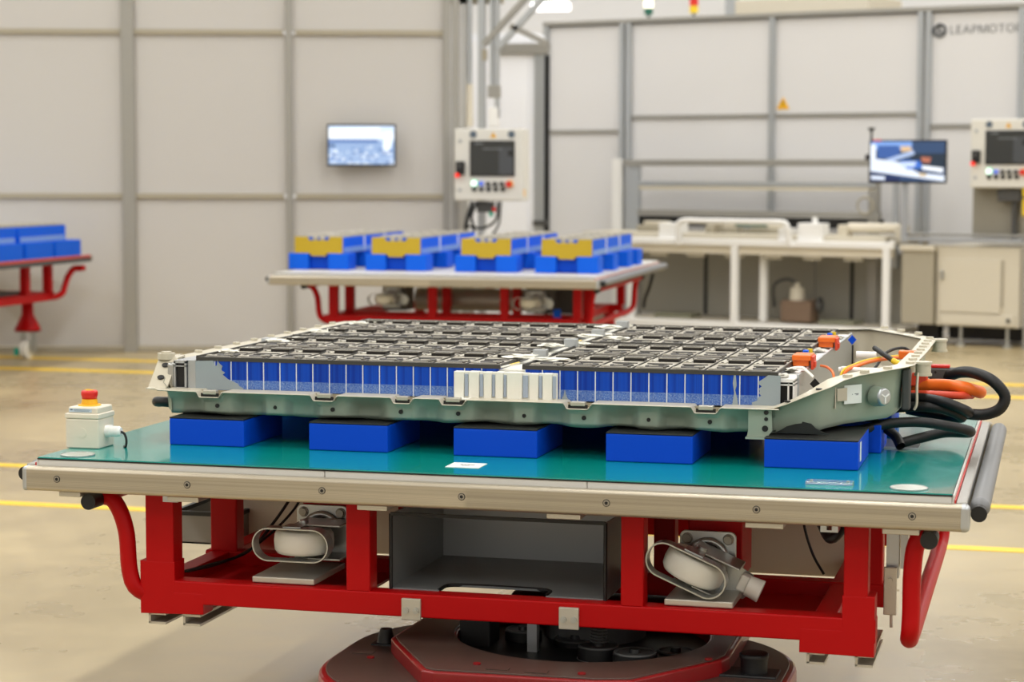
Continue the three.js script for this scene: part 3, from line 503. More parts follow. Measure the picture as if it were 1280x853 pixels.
  mesh('cured_adhesive', glue(gr), M.glue, t);
  mesh('cured_adhesive', glue([[-0.668, 0.717], [-0.664, 0.745], [-0.667, 0.765], [-0.665, 0.782], [-0.661, 0.782], [-0.659, 0.76], [-0.662, 0.75], [-0.657, 0.73], [-0.655, 0.717]]), M.glue, t);
  mesh('cured_adhesive', glue([[-1.043, 0.717], [-1.036, 0.727], [-1.033, 0.74], [-1.03, 0.727], [-1.024, 0.717]]), M.glue, t);
  // white spacer panels standing before the gap in the middle of the row
  const wp = part('foam_spacer', t);
  let px = -1.278; for (const w of [0.034, 0.034, 0.026, 0.026, 0.05, 0.03, 0.031]) {
    const p = mesh('foam_panel', [bx(px - PX + 0.0006, px - PX + w * 0.68, 0.716, 0.7765 + rr(-0.001, 0.001), 0.004, 0.024, 0.002), bx(px - PX + w * 0.66, px - PX + w * 0.99, 0.716, 0.776, 0.004, 0.017, 0.001)], M.foam, wp);
    mesh('clear_rib', bx(px - PX + w * 0.7, px - PX + w * 0.94, 0.722, 0.771, 0.017, 0.0195, 0.001), M.rib, wp); px += w;
  }
  mesh('base_tape', bx(-1.285 - PX, -1.06 - PX, 0.7165, 0.7185, 0.02, 0.05), M.foam, wp);
  mesh('gap_filler', [bx(-1.182 - PX, -1.124 - PX, 0.68, 0.779, -1.22, -0.004)], M.foam, t);
  // crumpled white foam, connectors and flex tails in the gap and at the row ends
  const blob = (cx, cy, cz, rx, rz) => { const g = new THREE.IcosahedronGeometry(1, 2), P = g.attributes.position, map = {}; for (let i = 0; i < P.count; i++) { const k = [P.getX(i), P.getY(i), P.getZ(i)].map(q => q.toFixed(3)).join(); const s = map[k] ??= rr(0.45, 1.15); P.setXYZ(i, P.getX(i) * s * rx, P.getY(i) * s * 0.0055, P.getZ(i) * s * rz); } g.computeVertexNormals(); return g.translate(cx - PX, cy, cz - PZ); };
  for (let r = 0; r < 4; r++) {
    const z = PZ - r * rowD;
    for (const [x, dz, a, b] of [[-1.16, -0.17, 0.05, 0.03], [-1.09, -0.12, 0.055, 0.028], [-1.13, -0.22, 0.03, 0.03]]) if (r % 2 === 0 || dz < -0.15) mesh('foam_scrap', blob(x + rr(-0.02, 0.02) , 0.7945, z + dz, a * rr(0.6, 0.95), b * 0.75), M.foam, t);
    for (const [x, dz, a] of [[-1.868, -0.13, 0.035], [-1.845, -0.2, 0.03]]) mesh('foam_scrap', blob(x, 0.793, z + dz, a * 0.9, 0.02), M.foam, t);
    mesh('plug_connector', box(0.032, 0.02, 0.022, -1.135 - PX, 0.80, z - 0.19 - PZ, 0.002), M.alu, t);
    if (r % 2 === 0) { const f = mesh('flex_tail', [box(0.045, 0.002, 0.012, 0, 0, 0).rotateZ(0.22).rotateY(0.5).translate(-1.162 - PX, 0.789, z - 0.02 - PZ)], M.foam, t); mesh('yellow_tab', box(0.022, 0.003, 0.011).rotateZ(0.22).rotateY(0.5).translate(-1.152 - PX, 0.7915, z - 0.025 - PZ), M.yellow, f); }
  }
  mesh('cover_plate', bx(-1.945 - PX, -1.9 - PX, 0.778, 0.79, -0.57, -0.53, 0.002), M.alu, t);
  // left end: extruded end beam and bright side plate
  const eb = part('end_beam', t);
  mesh('beam_shell', [bx(-1.944 - PX, -1.914 - PX, 0.776, 0.782, -1.24, 0.01), bx(-1.944 - PX, -1.914 - PX, 0.7185, 0.721, -1.24, 0.01), bx(-1.944 - PX, -1.94 - PX, 0.719, 0.78, -1.24, 0.01), bx(-1.918 - PX, -1.914 - PX, 0.719, 0.78, -1.24, 0.01), bx(-1.944 - PX, -1.914 - PX, 0.768, 0.7705, -1.24, 0.01)], M.alu, eb);
  mesh('beam_hollow', bx(-1.94 - PX, -1.918 - PX, 0.721, 0.775, -1.2, 0.004), M.black, eb);
  mesh('end_plate', [bx(-1.913 - PX, -1.894 - PX, 0.718, 0.783, -1.23, 0.003, 0.001)], M.alu, eb);
  mesh('polished_flank', [bx(-1.963 - PX, -1.945 - PX, 0.719, 0.776, -0.2, 0.006, 0.006)], M.zinc, eb);
  // right end: hollow end beam, white tapes, long side plate, orange connectors
  const er = part('end_beam', t);
  const xr = [-0.572 - PX, -0.538 - PX];
  mesh('beam_shell', [bx(xr[0], xr[0] + 0.003, 0.718, 0.772, -0.06, -0.006), bx(xr[1] - 0.003, xr[1], 0.718, 0.772, -0.06, -0.006), bx(xr[0], xr[1], 0.769, 0.773, -0.06, -0.006), bx(xr[0], xr[1], 0.762, 0.7645, -0.06, -0.006), bx(xr[0] + 0.02, xr[0] + 0.023, 0.718, 0.766, -0.06, -0.006)], M.white, er);
  mesh('beam_hollow', bx(xr[0] + 0.002, xr[1] - 0.002, 0.72, 0.771, -0.06, -0.02), M.black, er);
  mesh('side_plate', bx(xr[1] - 0.002, xr[1] + 0.004, 0.70, 0.781, -1.24, -0.06), M.alu, er);
  mesh('beam_top', bx(xr[0], xr[1], 0.773, 0.776, -1.24, -0.006), M.white, er);
  for (let i = 0; i < 9; i++) mesh('foam_scrap', blob(-0.56 + rr(-0.012, 0.008), 0.781, -4.43 - i * 0.13 + rr(-0.02, 0.02), 0.02, 0.03), M.scrap, er);
  const arc = []; for (let i = 0; i <= 10; i++) arc.push([-0.568 + i * 0.0055, 0.782 + 0.009 * Math.sin(0.5 + i * 0.26) - (i > 6 ? (i - 6) * 0.003 : 0)]);
  mesh('foam_strap', extrude([...arc, ...arc.map(p => [p[0], p[1] - 0.0025]).reverse()].map(p => [p[0] - PX, p[1]]), 0.03).translate(0, 0, -0.15), M.foam, t);
  for (const z of [-4.68, -5.19]) {
    const c = part('orange_connector', t, [-0.552 - PX, 0.796, z - PZ]);
    mesh('hood', [box(0.042, 0.013, 0.075, 0, 0.004, 0, 0.003), box(0.036, 0.014, 0.06, -0.002, -0.008, 0, 0.002)], M.orange, c);
    mesh('latch', [box(0.006, 0.03, 0.05, 0.024, -0.007, 0.01, 0.002), box(0.004, 0.012, 0.02, 0.029, -0.01, 0.02, 0.001)], M.orangeRed, c);
    mesh('terminal_cover', box(0.022, 0.022, 0.05, 0.004, -0.006, -0.085, 0.002), M.putty, c);
    mesh('plug', box(0.012, 0.008, 0.02, -0.004, 0.008, -0.08, 0.002), M.blueLight, c); mesh('plug', cyl(0.006, 0.006, 0.01, 0.004, 0.009, -0.095, 'y', 14), M.yellow, c);
  }
  for (const [x, y, z, c] of [[-0.512, 0.752, -4.56, M.black], [-0.503, 0.79, -5.3, M.blue]]) mesh('diamond_sticker', box(0.017, 0.017, 0.002).rotateZ(0.78).rotateY(0.6).translate(x - PX, y, z - PZ), c, t);
  // looms inside the bulge
  const L3 = pts => pts.map(p => [p[0] - PX, p[1], p[2] - PZ]);
  mesh('orange_wire', tube(L3([[-0.46, 0.73, -4.62], [-0.455, 0.77, -4.62], [-0.43, 0.783, -4.68], [-0.40, 0.785, -4.8], [-0.36, 0.783, -4.9]]), 0.0042, 40, 8), M.orange, t);
  mesh('yellow_wire', tube(L3([[-0.465, 0.73, -4.61], [-0.46, 0.772, -4.615], [-0.435, 0.787, -4.68], [-0.40, 0.789, -4.81], [-0.36, 0.787, -4.91]]), 0.0026, 40, 8), M.yellow, t);
  mesh('orange_wire', tube(L3([[-0.475, 0.73, -4.6], [-0.48, 0.765, -4.64], [-0.50, 0.775, -4.7], [-0.52, 0.774, -4.75]]), 0.003, 30, 8), M.orange, t);
  mesh('white_plug', [cyl(0.008, 0.008, 0.045, -0.425 - PX, 0.795, -0.42, 'x', 16), cyl(0.006, 0.006, 0.1, -0.42 - PX, 0.776, -0.25, 'x', 14), box(0.02, 0.012, 0.016, -0.455 - PX, 0.777, -0.25, 0.002)], M.white, t);
  mesh('taped_lead', tube(L3([[-0.41, 0.808, -4.86], [-0.385, 0.797, -4.82], [-0.36, 0.785, -4.79]]), 0.006, 20, 10), M.black, t);
  mesh('taped_lead', tube(L3([[-0.362, 0.786, -4.79], [-0.34, 0.778, -4.77], [-0.325, 0.772, -4.76]]), 0.007, 20, 10), M.yellow, t);
  mesh('black_wire', tube(L3([[-0.41, 0.76, -4.88], [-0.385, 0.793, -4.95], [-0.35, 0.797, -5.0], [-0.33, 0.785, -4.98]]), 0.0035, 30, 8), M.black, t);
  mesh('orange_plug', box(0.04, 0.02, 0.03, -0.342 - PX, 0.785, -0.56, 0.003), M.orange, t);
  mesh('dip_rod', cyl(0.002, 0.002, 0.09, -0.475 - PX, 0.755, -0.62, 'y', 8), M.black, t);

  // ---- leads that come out of the pack
  const lead = (name, label, g, m, cat = 'cable') => tag(mesh(name, g, m), label, cat);
  const oc = thing('orange_cable', 'thick orange high-voltage cable looping beside the right end of the pack', 'cable', [0, 0, 0]);
  mesh('sleeve', tube([[-0.35, 0.70, -4.95], [-0.31, 0.716, -4.92], [-0.26, 0.722, -4.9], [-0.21, 0.72, -4.88], [-0.175, 0.709, -4.9], [-0.18, 0.704, -4.95], [-0.22, 0.704, -5.0]], 0.0145, 60, 14), M.orange, oc);
  mesh('wrap', tube([[-0.345, 0.702, -4.87], [-0.29, 0.704, -4.86], [-0.22, 0.7035, -4.86], [-0.19, 0.701, -4.9]], 0.009, 40, 12), M.orangeRed, oc);
  const hc = thing('cable_connector', 'dark grey connector block with a red lever above the orange cable', 'connector', [-0.262, 0.742, -4.98]);
  mesh('shell', [box(0.06, 0.026, 0.04, 0, 0, 0, 0.004), box(0.03, 0.014, 0.03, -0.04, -0.004, 0, 0.003)], M.greyDark, hc); mesh('lever', box(0.045, 0.007, 0.03, -0.005, 0.017, 0, 0.002), M.redBtn, hc);
  mesh('pin_hole', cyl(0.003, 0.003, 0.002, -0.015, 0.004, 0.02, 'z', 10), M.black, hc); mesh('pin_hole', cyl(0.003, 0.003, 0.002, 0.01, 0.004, 0.02, 'z', 10), M.black, hc);
  mesh('red_plug', box(0.05, 0.03, 0.03, -0.055, -0.01, 0.06, 0.004), M.orangeRed, hc);
  lead('corrugated_hose', 'black corrugated hose making the widest loop past the deck edge on the right', corrugated([[-0.25, 0.735, -4.97], [-0.22, 0.75, -4.93], [-0.18, 0.753, -4.88], [-0.14, 0.738, -4.85], [-0.115, 0.705, -4.85], [-0.125, 0.678, -4.85], [-0.16, 0.662, -4.86], [-0.22, 0.664, -4.87], [-0.28, 0.676, -4.9], [-0.36, 0.677, -4.93]], 0.0135, 0.07, 0.0055), M.rubber, 'hose');
  lead('corrugated_hose', 'black corrugated hose just under the orange cable, bent back in a short loop', corrugated([[-0.36, 0.69, -4.86], [-0.31, 0.697, -4.84], [-0.25, 0.692, -4.82], [-0.205, 0.676, -4.82], [-0.195, 0.664, -4.86], [-0.22, 0.658, -4.95]], 0.0125, 0.07, 0.0055), M.rubber, 'hose');
  lead('corrugated_hose', 'black corrugated hose coiled lowest in the bundle at the right end of the pack', corrugated([[-0.37, 0.672, -4.84], [-0.30, 0.68, -4.82], [-0.25, 0.675, -4.83], [-0.21, 0.655, -4.86], [-0.24, 0.645, -4.92], [-0.34, 0.655, -4.97]], 0.012, 0.07, 0.0055), M.rubber, 'hose');
  lead('corrugated_hose', 'black corrugated hose lying over the rightmost front spacer block and ending on the mat', corrugated([[-0.46, 0.648, -4.56], [-0.41, 0.651, -4.59], [-0.36, 0.663, -4.61], [-0.29, 0.668, -4.62], [-0.22, 0.66, -4.62], [-0.185, 0.650, -4.64], [-0.19, 0.641, -4.68], [-0.24, 0.637, -4.7], [-0.29, 0.625, -4.69], [-0.34, 0.613, -4.66]], 0.0118, 0.08, 0.0055), M.rubber, 'hose');
  lead('corrugated_hose', 'short black hose dropping to the mat right of the rightmost front spacer block', corrugated([[-0.41, 0.66, -4.66], [-0.375, 0.652, -4.66], [-0.345, 0.632, -4.655], [-0.33, 0.612, -4.63]], 0.0115, 0.08, 0.0055), M.rubber, 'hose');
  lead('cable_loop', 'black cable loop sticking out under the left end of the pack', tube([[-1.9, 0.672, -4.46], [-1.96, 0.68, -4.43], [-2.0, 0.682, -4.43], [-2.018, 0.676, -4.47], [-2.0, 0.672, -4.53], [-1.94, 0.672, -4.56]], 0.0115, 50, 12), M.rubber);
}

// ------------------------------------------------------------------ carrier robot under the near cart
{
  const t = thing('carrier_robot', 'low dark-red carrier robot parked on the floor beneath the near cart', 'robot', [-0.968, 0, -4.12]);
  const R0 = 0.285, WZ = -0.185;                      // lift well, set back from the middle
  const out = k => { const w = 0.482 - k, l = 0.38 - k, p = []; for (const [sx, sz, a0] of [[1, 1, 0], [-1, 1, 1], [-1, -1, 2], [1, -1, 3]]) for (let i = 0; i <= 12; i++) { const a = (a0 + i / 12) * Math.PI / 2, r = 0.29; p.push([sx * (w - r) + r * Math.cos(a) - 0.022, sz * (l - r) + r * Math.sin(a) + 0.05]); } return p; };
  const ring = (pts, r) => { const s = new THREE.Shape(pts.map(p => new THREE.Vector2(...p))); const h = new THREE.Path(); h.absarc(0, -WZ, r, 0, Math.PI * 2, true); s.holes.push(h); return s; };
  const up = (s, d, y, b = 0.006) => new THREE.ExtrudeGeometry(s, { depth: d, bevelEnabled: true, bevelSize: b, bevelThickness: b, bevelSegments: 3, curveSegments: 48 }).rotateX(-Math.PI / 2).translate(0, y, 0);
  const flip = q => q.map(p => [p[0], -p[1]]);
  const low = out(0.012), hasWell = s => s;
  mesh('body', up(new THREE.Shape(low.map(p => new THREE.Vector2(...p))), 0.13, 0.05, 0.012), M.agvRed, t);
  mesh('deck', up(new THREE.Shape(out(0.016).map(p => new THREE.Vector2(...p))), 0.004, 0.19, 0.002), M.agv, t);
  const poly = k => [[-0.36 + k, -0.04], [-0.34 + k, 0.0], [-0.215 + k * 0.6, 0.215 - k], [-0.19, 0.225 - k], [0.13, 0.215 - k], [0.2 - k * 0.4, 0.195 - k], [0.34 - k, -0.02], [0.35 - k, -0.06], [0.345 - k, -0.4], [-0.35 + k, -0.4]].map(p => [p[0] - 0.02, p[1]]);
  mesh('raised_deck', up(ring(flip(poly(0)), R0 - 0.012), 0.026, 0.198, 0.004), M.agvRed, t);
  mesh('raised_top', up(ring(flip(poly(0.008)), R0 - 0.008), 0.003, 0.227, 0.0015), M.agv, t);
  const WELL = part('lift_mechanism', t, [0, 0, WZ]);
  mesh('lift_well', cyl(R0 - 0.01, R0 - 0.01, 0.004, 0, 0.1985, 0, 'y', 48), M.black, WELL);
  mesh('wheel', cyl(0.07, 0.07, 0.04, -0.3, 0.07, 0.0, 'x', 28), M.rubber, t); mesh('wheel', cyl(0.07, 0.07, 0.04, 0.3, 0.07, 0.0, 'x', 28), M.rubber, t);
  const pulley = (x, z, r, y) => { const p = part('drive_pulley', t, [x, y - 0.004, z + WZ]); mesh('rim', [cyl(r, r, 0.03, 0, 0, 0, 'y', 40), cyl(r * 1.06, r * 1.06, 0.005, 0, -0.018, 0, 'y', 40)], M.rubber, p); mesh('face', [new THREE.TorusGeometry(r * 0.9, 0.003, 8, 40).rotateX(Math.PI / 2).translate(0, 0.016, 0), cyl(r * 0.85, r * 0.85, 0.002, 0, 0.015, 0, 'y', 36)], M.greyDark, p); mesh('hub', cyl(r * 0.24, r * 0.3, 0.01, 0, 0.019, 0, 'y', 20), M.black, p); mesh('belt_teeth', [cyl(r * 1.04, r * 1.04, 0.004, 0, -0.012, 0, 'y', 40)], M.zinc, p); };
  pulley(0.055, 0.1, 0.044, 0.215); pulley(0.14, 0.14, 0.046, 0.215); pulley(-0.14, -0.03, 0.04, 0.21); pulley(-0.02, -0.02, 0.05, 0.2); pulley(0.2, 0.0, 0.04, 0.19);
  const spring = []; for (let i = 0; i <= 90; i++) { const a = i / 90 * Math.PI * 2 * 7; spring.push([0.055 + 0.016 * Math.cos(a), 0.236 + i / 90 * 0.045, 0.1 + 0.016 * Math.sin(a)]); }
  mesh('spring', tube(spring, 0.0026, 220, 6), M.greyDark, WELL);
  mesh('spring_rod', cyl(0.009, 0.009, 0.06, 0.055, 0.256, 0.1, 'y', 16), M.greyDark, WELL);
  mesh('lift_post', [bx(-0.104, -0.082, 0.1, 0.285, 0.06, 0.082, 0.001), bx(-0.12, -0.07, 0.195, 0.2, 0.05, 0.1, 0.001)], M.alu, WELL);
  mesh('drive_block', [bx(-0.26, -0.19, 0.12, 0.26, -0.02, 0.06, 0.006), bx(-0.25, -0.2, 0.24, 0.282, 0.0, 0.04, 0.004)], M.black, WELL);
  mesh('drive_block', [bx(0.0, 0.06, 0.12, 0.235, -0.16, -0.08, 0.005)], M.black, WELL);
  mesh('lift_column', cyl(0.11, 0.11, 0.07, 0, 0.235, -0.12, 'y', 40), M.greyDark, WELL); mesh('lift_plate', cyl(0.19, 0.19, 0.012, 0, 0.276, -0.14, 'y', 48), M.black, WELL);
  mesh('indicator', cyl(0.004, 0.004, 0.004, -0.16, 0.14, 0.13, 'y', 10), M.orange, WELL);
  mesh('rubber_bumper', [cyl(0.013, 0.021, 0.032, -0.42, 0.213, -0.115, 'y', 20), box(0.055, 0.006, 0.045, -0.42, 0.197, -0.115, 0.002)], M.black, t);
  const k = part('docking_knob', t, [0.385, 0.195, -0.05]);
  mesh('base', box(0.12, 0.008, 0.075, -0.01, 0.002, 0, 0.003), M.black, k); mesh('cap', new THREE.LatheGeometry([[0, 0.046], [0.026, 0.046], [0.03, 0.043], [0.03, 0.036], [0.028, 0.034], [0.027, 0.004], [0.029, 0]].reverse().map(p => new THREE.Vector2(...p)), 32), M.rubber, k);
  for (const [x, z] of [[-0.44, -0.02], [-0.09, 0.185], [-0.01, 0.19]]) mesh('guide_sticker', box(0.045, 0.0015, 0.022, x, z > 0.1 ? 0.2325 : 0.1975, z), M.agv, t);
  for (const [x, z] of [[-0.41, 0.02], [-0.14, 0.16], [0.08, 0.185], [0.3, 0.0]]) mesh('screw_head', cyl(0.008, 0.008, 0.003, x, Math.abs(x) > 0.36 ? 0.198 : 0.2335, z, 'y', 14), M.agvRed, t);
}

// ------------------------------------------------------------------ carts with battery modules in the background
function battModule(label, at, turn, len, yellowEnd, k = 1) {
  const w = 0.3, t = thing('battery_module', label, 'battery', at, turn, 'battery modules on the carts behind'); t.scale.setScalar(k);
  const side = mesh('module_body', bx(-w / 2, w / 2, 0.1005, 0.195, -len, 0, 0.004), M.blueLight, t);
  const n = Math.round(len / 0.42);
  for (let i = 1; i < n; i++) mesh('seam_strip', bx(-w / 2 - 0.002, w / 2 + 0.002, 0.1005, 0.196, -len * i / n - 0.012, -len * i / n + 0.012), M.foam, t);
  for (const s of [-1, 1]) mesh('side_film', bx(s * w / 2, s * (w / 2 + 0.002), 0.102, 0.135, -len + 0.02, -0.02), mat('#7d9fd6', 0.5), t);
  mesh('top_plate', bx(-w / 2 + 0.004, w / 2 - 0.004, 0.195, 0.201, -len + 0.01, -0.01, 0.002), M.grey, t);
  for (let i = 0; i < 6; i++) for (const s of [-1, 1]) mesh('busbar', bx(s * 0.03, s * 0.12, 0.201, 0.208, -len * (i + 0.8) / 6, -len * (i + 0.3) / 6, 0.002), M.plate, t);
  if (yellowEnd) {
    const e = mesh('end_plate', extrude([[-w / 2, 0.1], [-0.05, 0.1], [-0.045, 0.085], [0.045, 0.085], [0.05, 0.1], [w / 2, 0.1], [w / 2, 0.198], [0.075, 0.198], [0.06, 0.176], [-0.06, 0.176], [-0.075, 0.198], [-w / 2, 0.198]], 0.012, 0.002).translate(0, 0, 0.003), M.modYellow, t, 'yellow end plate');
    mesh('terminal', [box(0.03, 0.024, 0.02, -0.022, 0.19, 0.0, 0.003), box(0.03, 0.024, 0.02, 0.022, 0.19, 0.0, 0.003)], M.plate, e);
  }
  return t;
}
function cradle(label, at, turn, k = 1, web = false) {
  const t = thing('module_cradle', label, 'cradle', at, turn, 'blue cradle blocks'); t.scale.setScalar(k);
  mesh('base', bx(-0.184, 0.184, 0.002, 0.09, -0.13, -0.034, 0.004), M.blue, t);
  for (const s of [-1, 1]) mesh('cheek', bx(s * 0.19, s * 0.063, 0, 0.1, -0.16, 0, 0.004), M.blueLight, t);
  if (web) mesh('web', bx(-0.063, 0.063, 0, 0.1, -0.03, -0.002), M.blueLight, t);
  return t;
}
const whiteMat = mat('#d9d7d0', 0.35);
const midCart = cart('red-framed cart with a white top behind the pack, loaded with four yellow-ended modules', [-3.184, 0, -10.475], 0.026, 1.926, 2.27, whiteMat, false);
{
  const mods = [[-4.36, 'first from the left'], [-3.867, 'second from the left'], [-3.306, 'third from the left'], [-2.813, 'rightmost']];
  const ordw = ['first', 'second', 'third', 'fourth'];
  mods.forEach(([x, d], i) => {
    battModule(`battery module with a yellow end plate on the middle cart, ${d}`, [x * 0.903, 0.66, -10.854], 0.02, 1.3, true, 0.903);
    [-0.0, -0.44, -0.88, -1.2].forEach((z, k) => cradle(`blue cradle under the ${ordw[i]} yellow-ended module from the left, ${['at its yellow end', 'second from yellow end', 'third from yellow end', 'at its far end'][k]}`, [x * 0.903, 0.66, -10.836 + z * 0.903], 0.02, 0.903));
  });
  for (const [x, z] of [[-0.6, -0.5], [0.7, -0.5], [-0.6, -1.9], [0.7, -1.9]]) { const f = part('caster_leg', midCart.t, [x, 0, z]); mesh('conical_foot', new THREE.LatheGeometry([[0, 0.06], [0.085, 0.06], [0.08, 0.08], [0.038, 0.17], [0.036, 0.29], [0, 0.29]].map(p => new THREE.Vector2(...p)), 24), M.red, f); mesh('wheel', cyl(0.06, 0.06, 0.04, 0, -0.07, 0.02, 'x', 24), M.nylon, f); mesh('fork', [bx(-0.04, -0.034, -0.09, 0.06, -0.04, 0.03), bx(0.034, 0.04, -0.09, 0.06, -0.04, 0.03)], M.zinc, f); }
  // folded casters and the grey duct under the middle cart
  const t = midCart.t;
  caster(t, [-0.36, 0.44, -0.42], 0, false); caster(t, [0.53, 0.43, -0.42], 0, false);
  for (const x of [-0.36, 0.53]) mesh('caster_block', bx(x - 0.06, x + 0.09, 0.36, 0.53, -0.6, -0.43, 0.004), M.greyDark, t);
  mesh('duct', cyl(0.07, 0.07, 0.85, 0.12, 0.41, -0.8, 'x', 24), M.aluDull, t);
  mesh('drive_motor', [bx(0.55, 0.78, 0.34, 0.53, -0.85, -0.68, 0.01)], M.greyDark, t); mesh('blue_clip', box(0.04, 0.05, 0.03, 0.66, 0.36, -0.42, 0.004), M.blueLight, t);
  mesh('black_hose', tube([[0.99, 0.53, -1.9], [0.97, 0.45, -1.9], [0.93, 0.36, -1.95], [0.92, 0.3, -1.95]], 0.012, 30, 8), M.rubber, t);
}
{
  // cart at the left edge of the picture, standing on a conical foot and caster
  const t = thing('transfer_cart', 'red-framed cart cut by the left picture edge, carrying blue modules', 'cart', [-6.03, 0, -12.32], 0);
  const top = 0.66, W = 0.95, D = 1.6;
  mesh('deck_board', bx(-W, -0.004, top - 0.028, top - 0.002, 0.004, D), M.rim, t);
  mesh('mat', bx(-W, -0.002, top - 0.002, top, 0, D), whiteMat, t);
  mesh('stripe', bx(-0.002, 0.006, top - 0.018, top - 0.002, 0, D), M.redTape, t);
  mesh('side_rail', bx(-0.004, 0.012, top - 0.045, top - 0.018, -0.005, D, 0.004), M.greyDark, t);
  mesh('rear_rail', bx(-W, 0.012, top - 0.045, top - 0.004, -0.02, 0, 0.003), M.steel, t);
  for (const [x, z] of [[-0.17, 0.25], [-0.17, 0.55], [-0.17, 1.2], [-0.6, 0.25], [-0.6, 0.8]]) mesh('post', bx(x - 0.025, x + 0.025, 0.42, top - 0.03, z - 0.025, z + 0.025, 0.004), M.red, t);
  mesh('side_bar', bx(-0.2, -0.15, 0.375, 0.43, 0.2, D, 0.006), M.red, t); mesh('side_bar', bx(-0.63, -0.58, 0.375, 0.43, 0.2, D, 0.006), M.red, t);
  mesh('cross_bar', bx(-0.63, -0.15, 0.375, 0.43, 0.2, 0.25, 0.004), M.red, t); mesh('lower_tray', bx(-0.6, -0.2, 0.43, 0.445, 0.5, D), M.greyDark, t);
  mesh('push_handle', tube([[-0.03, 0.575, 0.1], [-0.055, 0.572, 0.11], [-0.085, 0.53, 0.13], [-0.095, 0.47, 0.16], [-0.1, 0.42, 0.19], [-0.13, 0.398, 0.22], [-0.17, 0.395, 0.25]], 0.02, 50, 12), M.red, t); mesh('end_knob', cyl(0.02, 0.02, 0.05, -0.02, 0.575, 0.08, 'z', 16), M.red, t);
  const f = part('caster', t, [-0.33, 0, 0.22]);
  mesh('conical_foot', new THREE.LatheGeometry([[0, 0.175], [0.085, 0.175], [0.08, 0.195], [0.038, 0.28], [0.036, 0.39], [0, 0.39]].map(p => new THREE.Vector2(...p)), 28), M.red, f);
  mesh('fork', [bx(-0.04, -0.034, 0.04, 0.17, -0.04, 0.03), bx(0.034, 0.04, 0.04, 0.17, -0.04, 0.03), bx(-0.05, 0.05, 0.165, 0.176, -0.05, 0.05)], M.zinc, f);
  mesh('wheel', cyl(0.06, 0.06, 0.04, 0, 0.061, 0.02, 'x', 28), M.nylon, f); mesh('brake_tab', box(0.03, 0.05, 0.02, -0.055, 0.045, 0.05, 0.005), mat('#1fa58c', 0.5), f);
  battModule('blue battery module on the left cut-off cart, nearer to the wall corner', [-6.22, top, -11.45], 0, 0.62, false);
  battModule('blue battery module on the left cut-off cart, touching the left picture edge', [-6.22, top, -10.84], 0, 0.58, false);
  for (const [z, d] of [[-11.85, 'at the far end of the left cut-off cart'], [-11.47, 'second from the far end of the left cut-off cart'], [-11.08, 'nearest the camera on the left cut-off cart']]) cradle(`blue cradle block ${d}`, [-6.22, top, z], 0, 1, true).scale.z = 2.2;
}

// ------------------------------------------------------------------ control panels, monitors, lift frame
const dim = (hex, k) => mat(hex, 0.35, 0, { emissive: new THREE.Color(hex), emissiveIntensity: k });
const triangle = (s, d) => extrude([[-s / 2, 0], [s / 2, 0], [0, s * 0.87]], d, 0.001);
const bolt3 = () => new THREE.Shape([[0.1, 0.16], [0.2, 0.5], [0.03, 0.42], [0.06, 0.68], [-0.12, 0.36], [0.02, 0.4]].map(p => new THREE.Vector2(...p)));
function warnSign(parent, s, x, y, z) {
  const q = mesh('warning_triangle', triangle(s, 0.002).translate(x, y, z), M.yellowBtn, parent);
  mesh('warning_mark', [new THREE.ExtrudeGeometry(new THREE.Shape([[-0.03, 0.3], [0.03, 0.3], [0.05, 0.6], [-0.05, 0.6]].map(p => new THREE.Vector2(p[0] * s, p[1] * s))), { depth: 0.001, bevelEnabled: false }).translate(x, y, z + 0.0032), cyl(0.04 * s, 0.04 * s, 0.001, x, y + 0.2 * s, z + 0.0036, 'z', 12)], M.black, q);
}
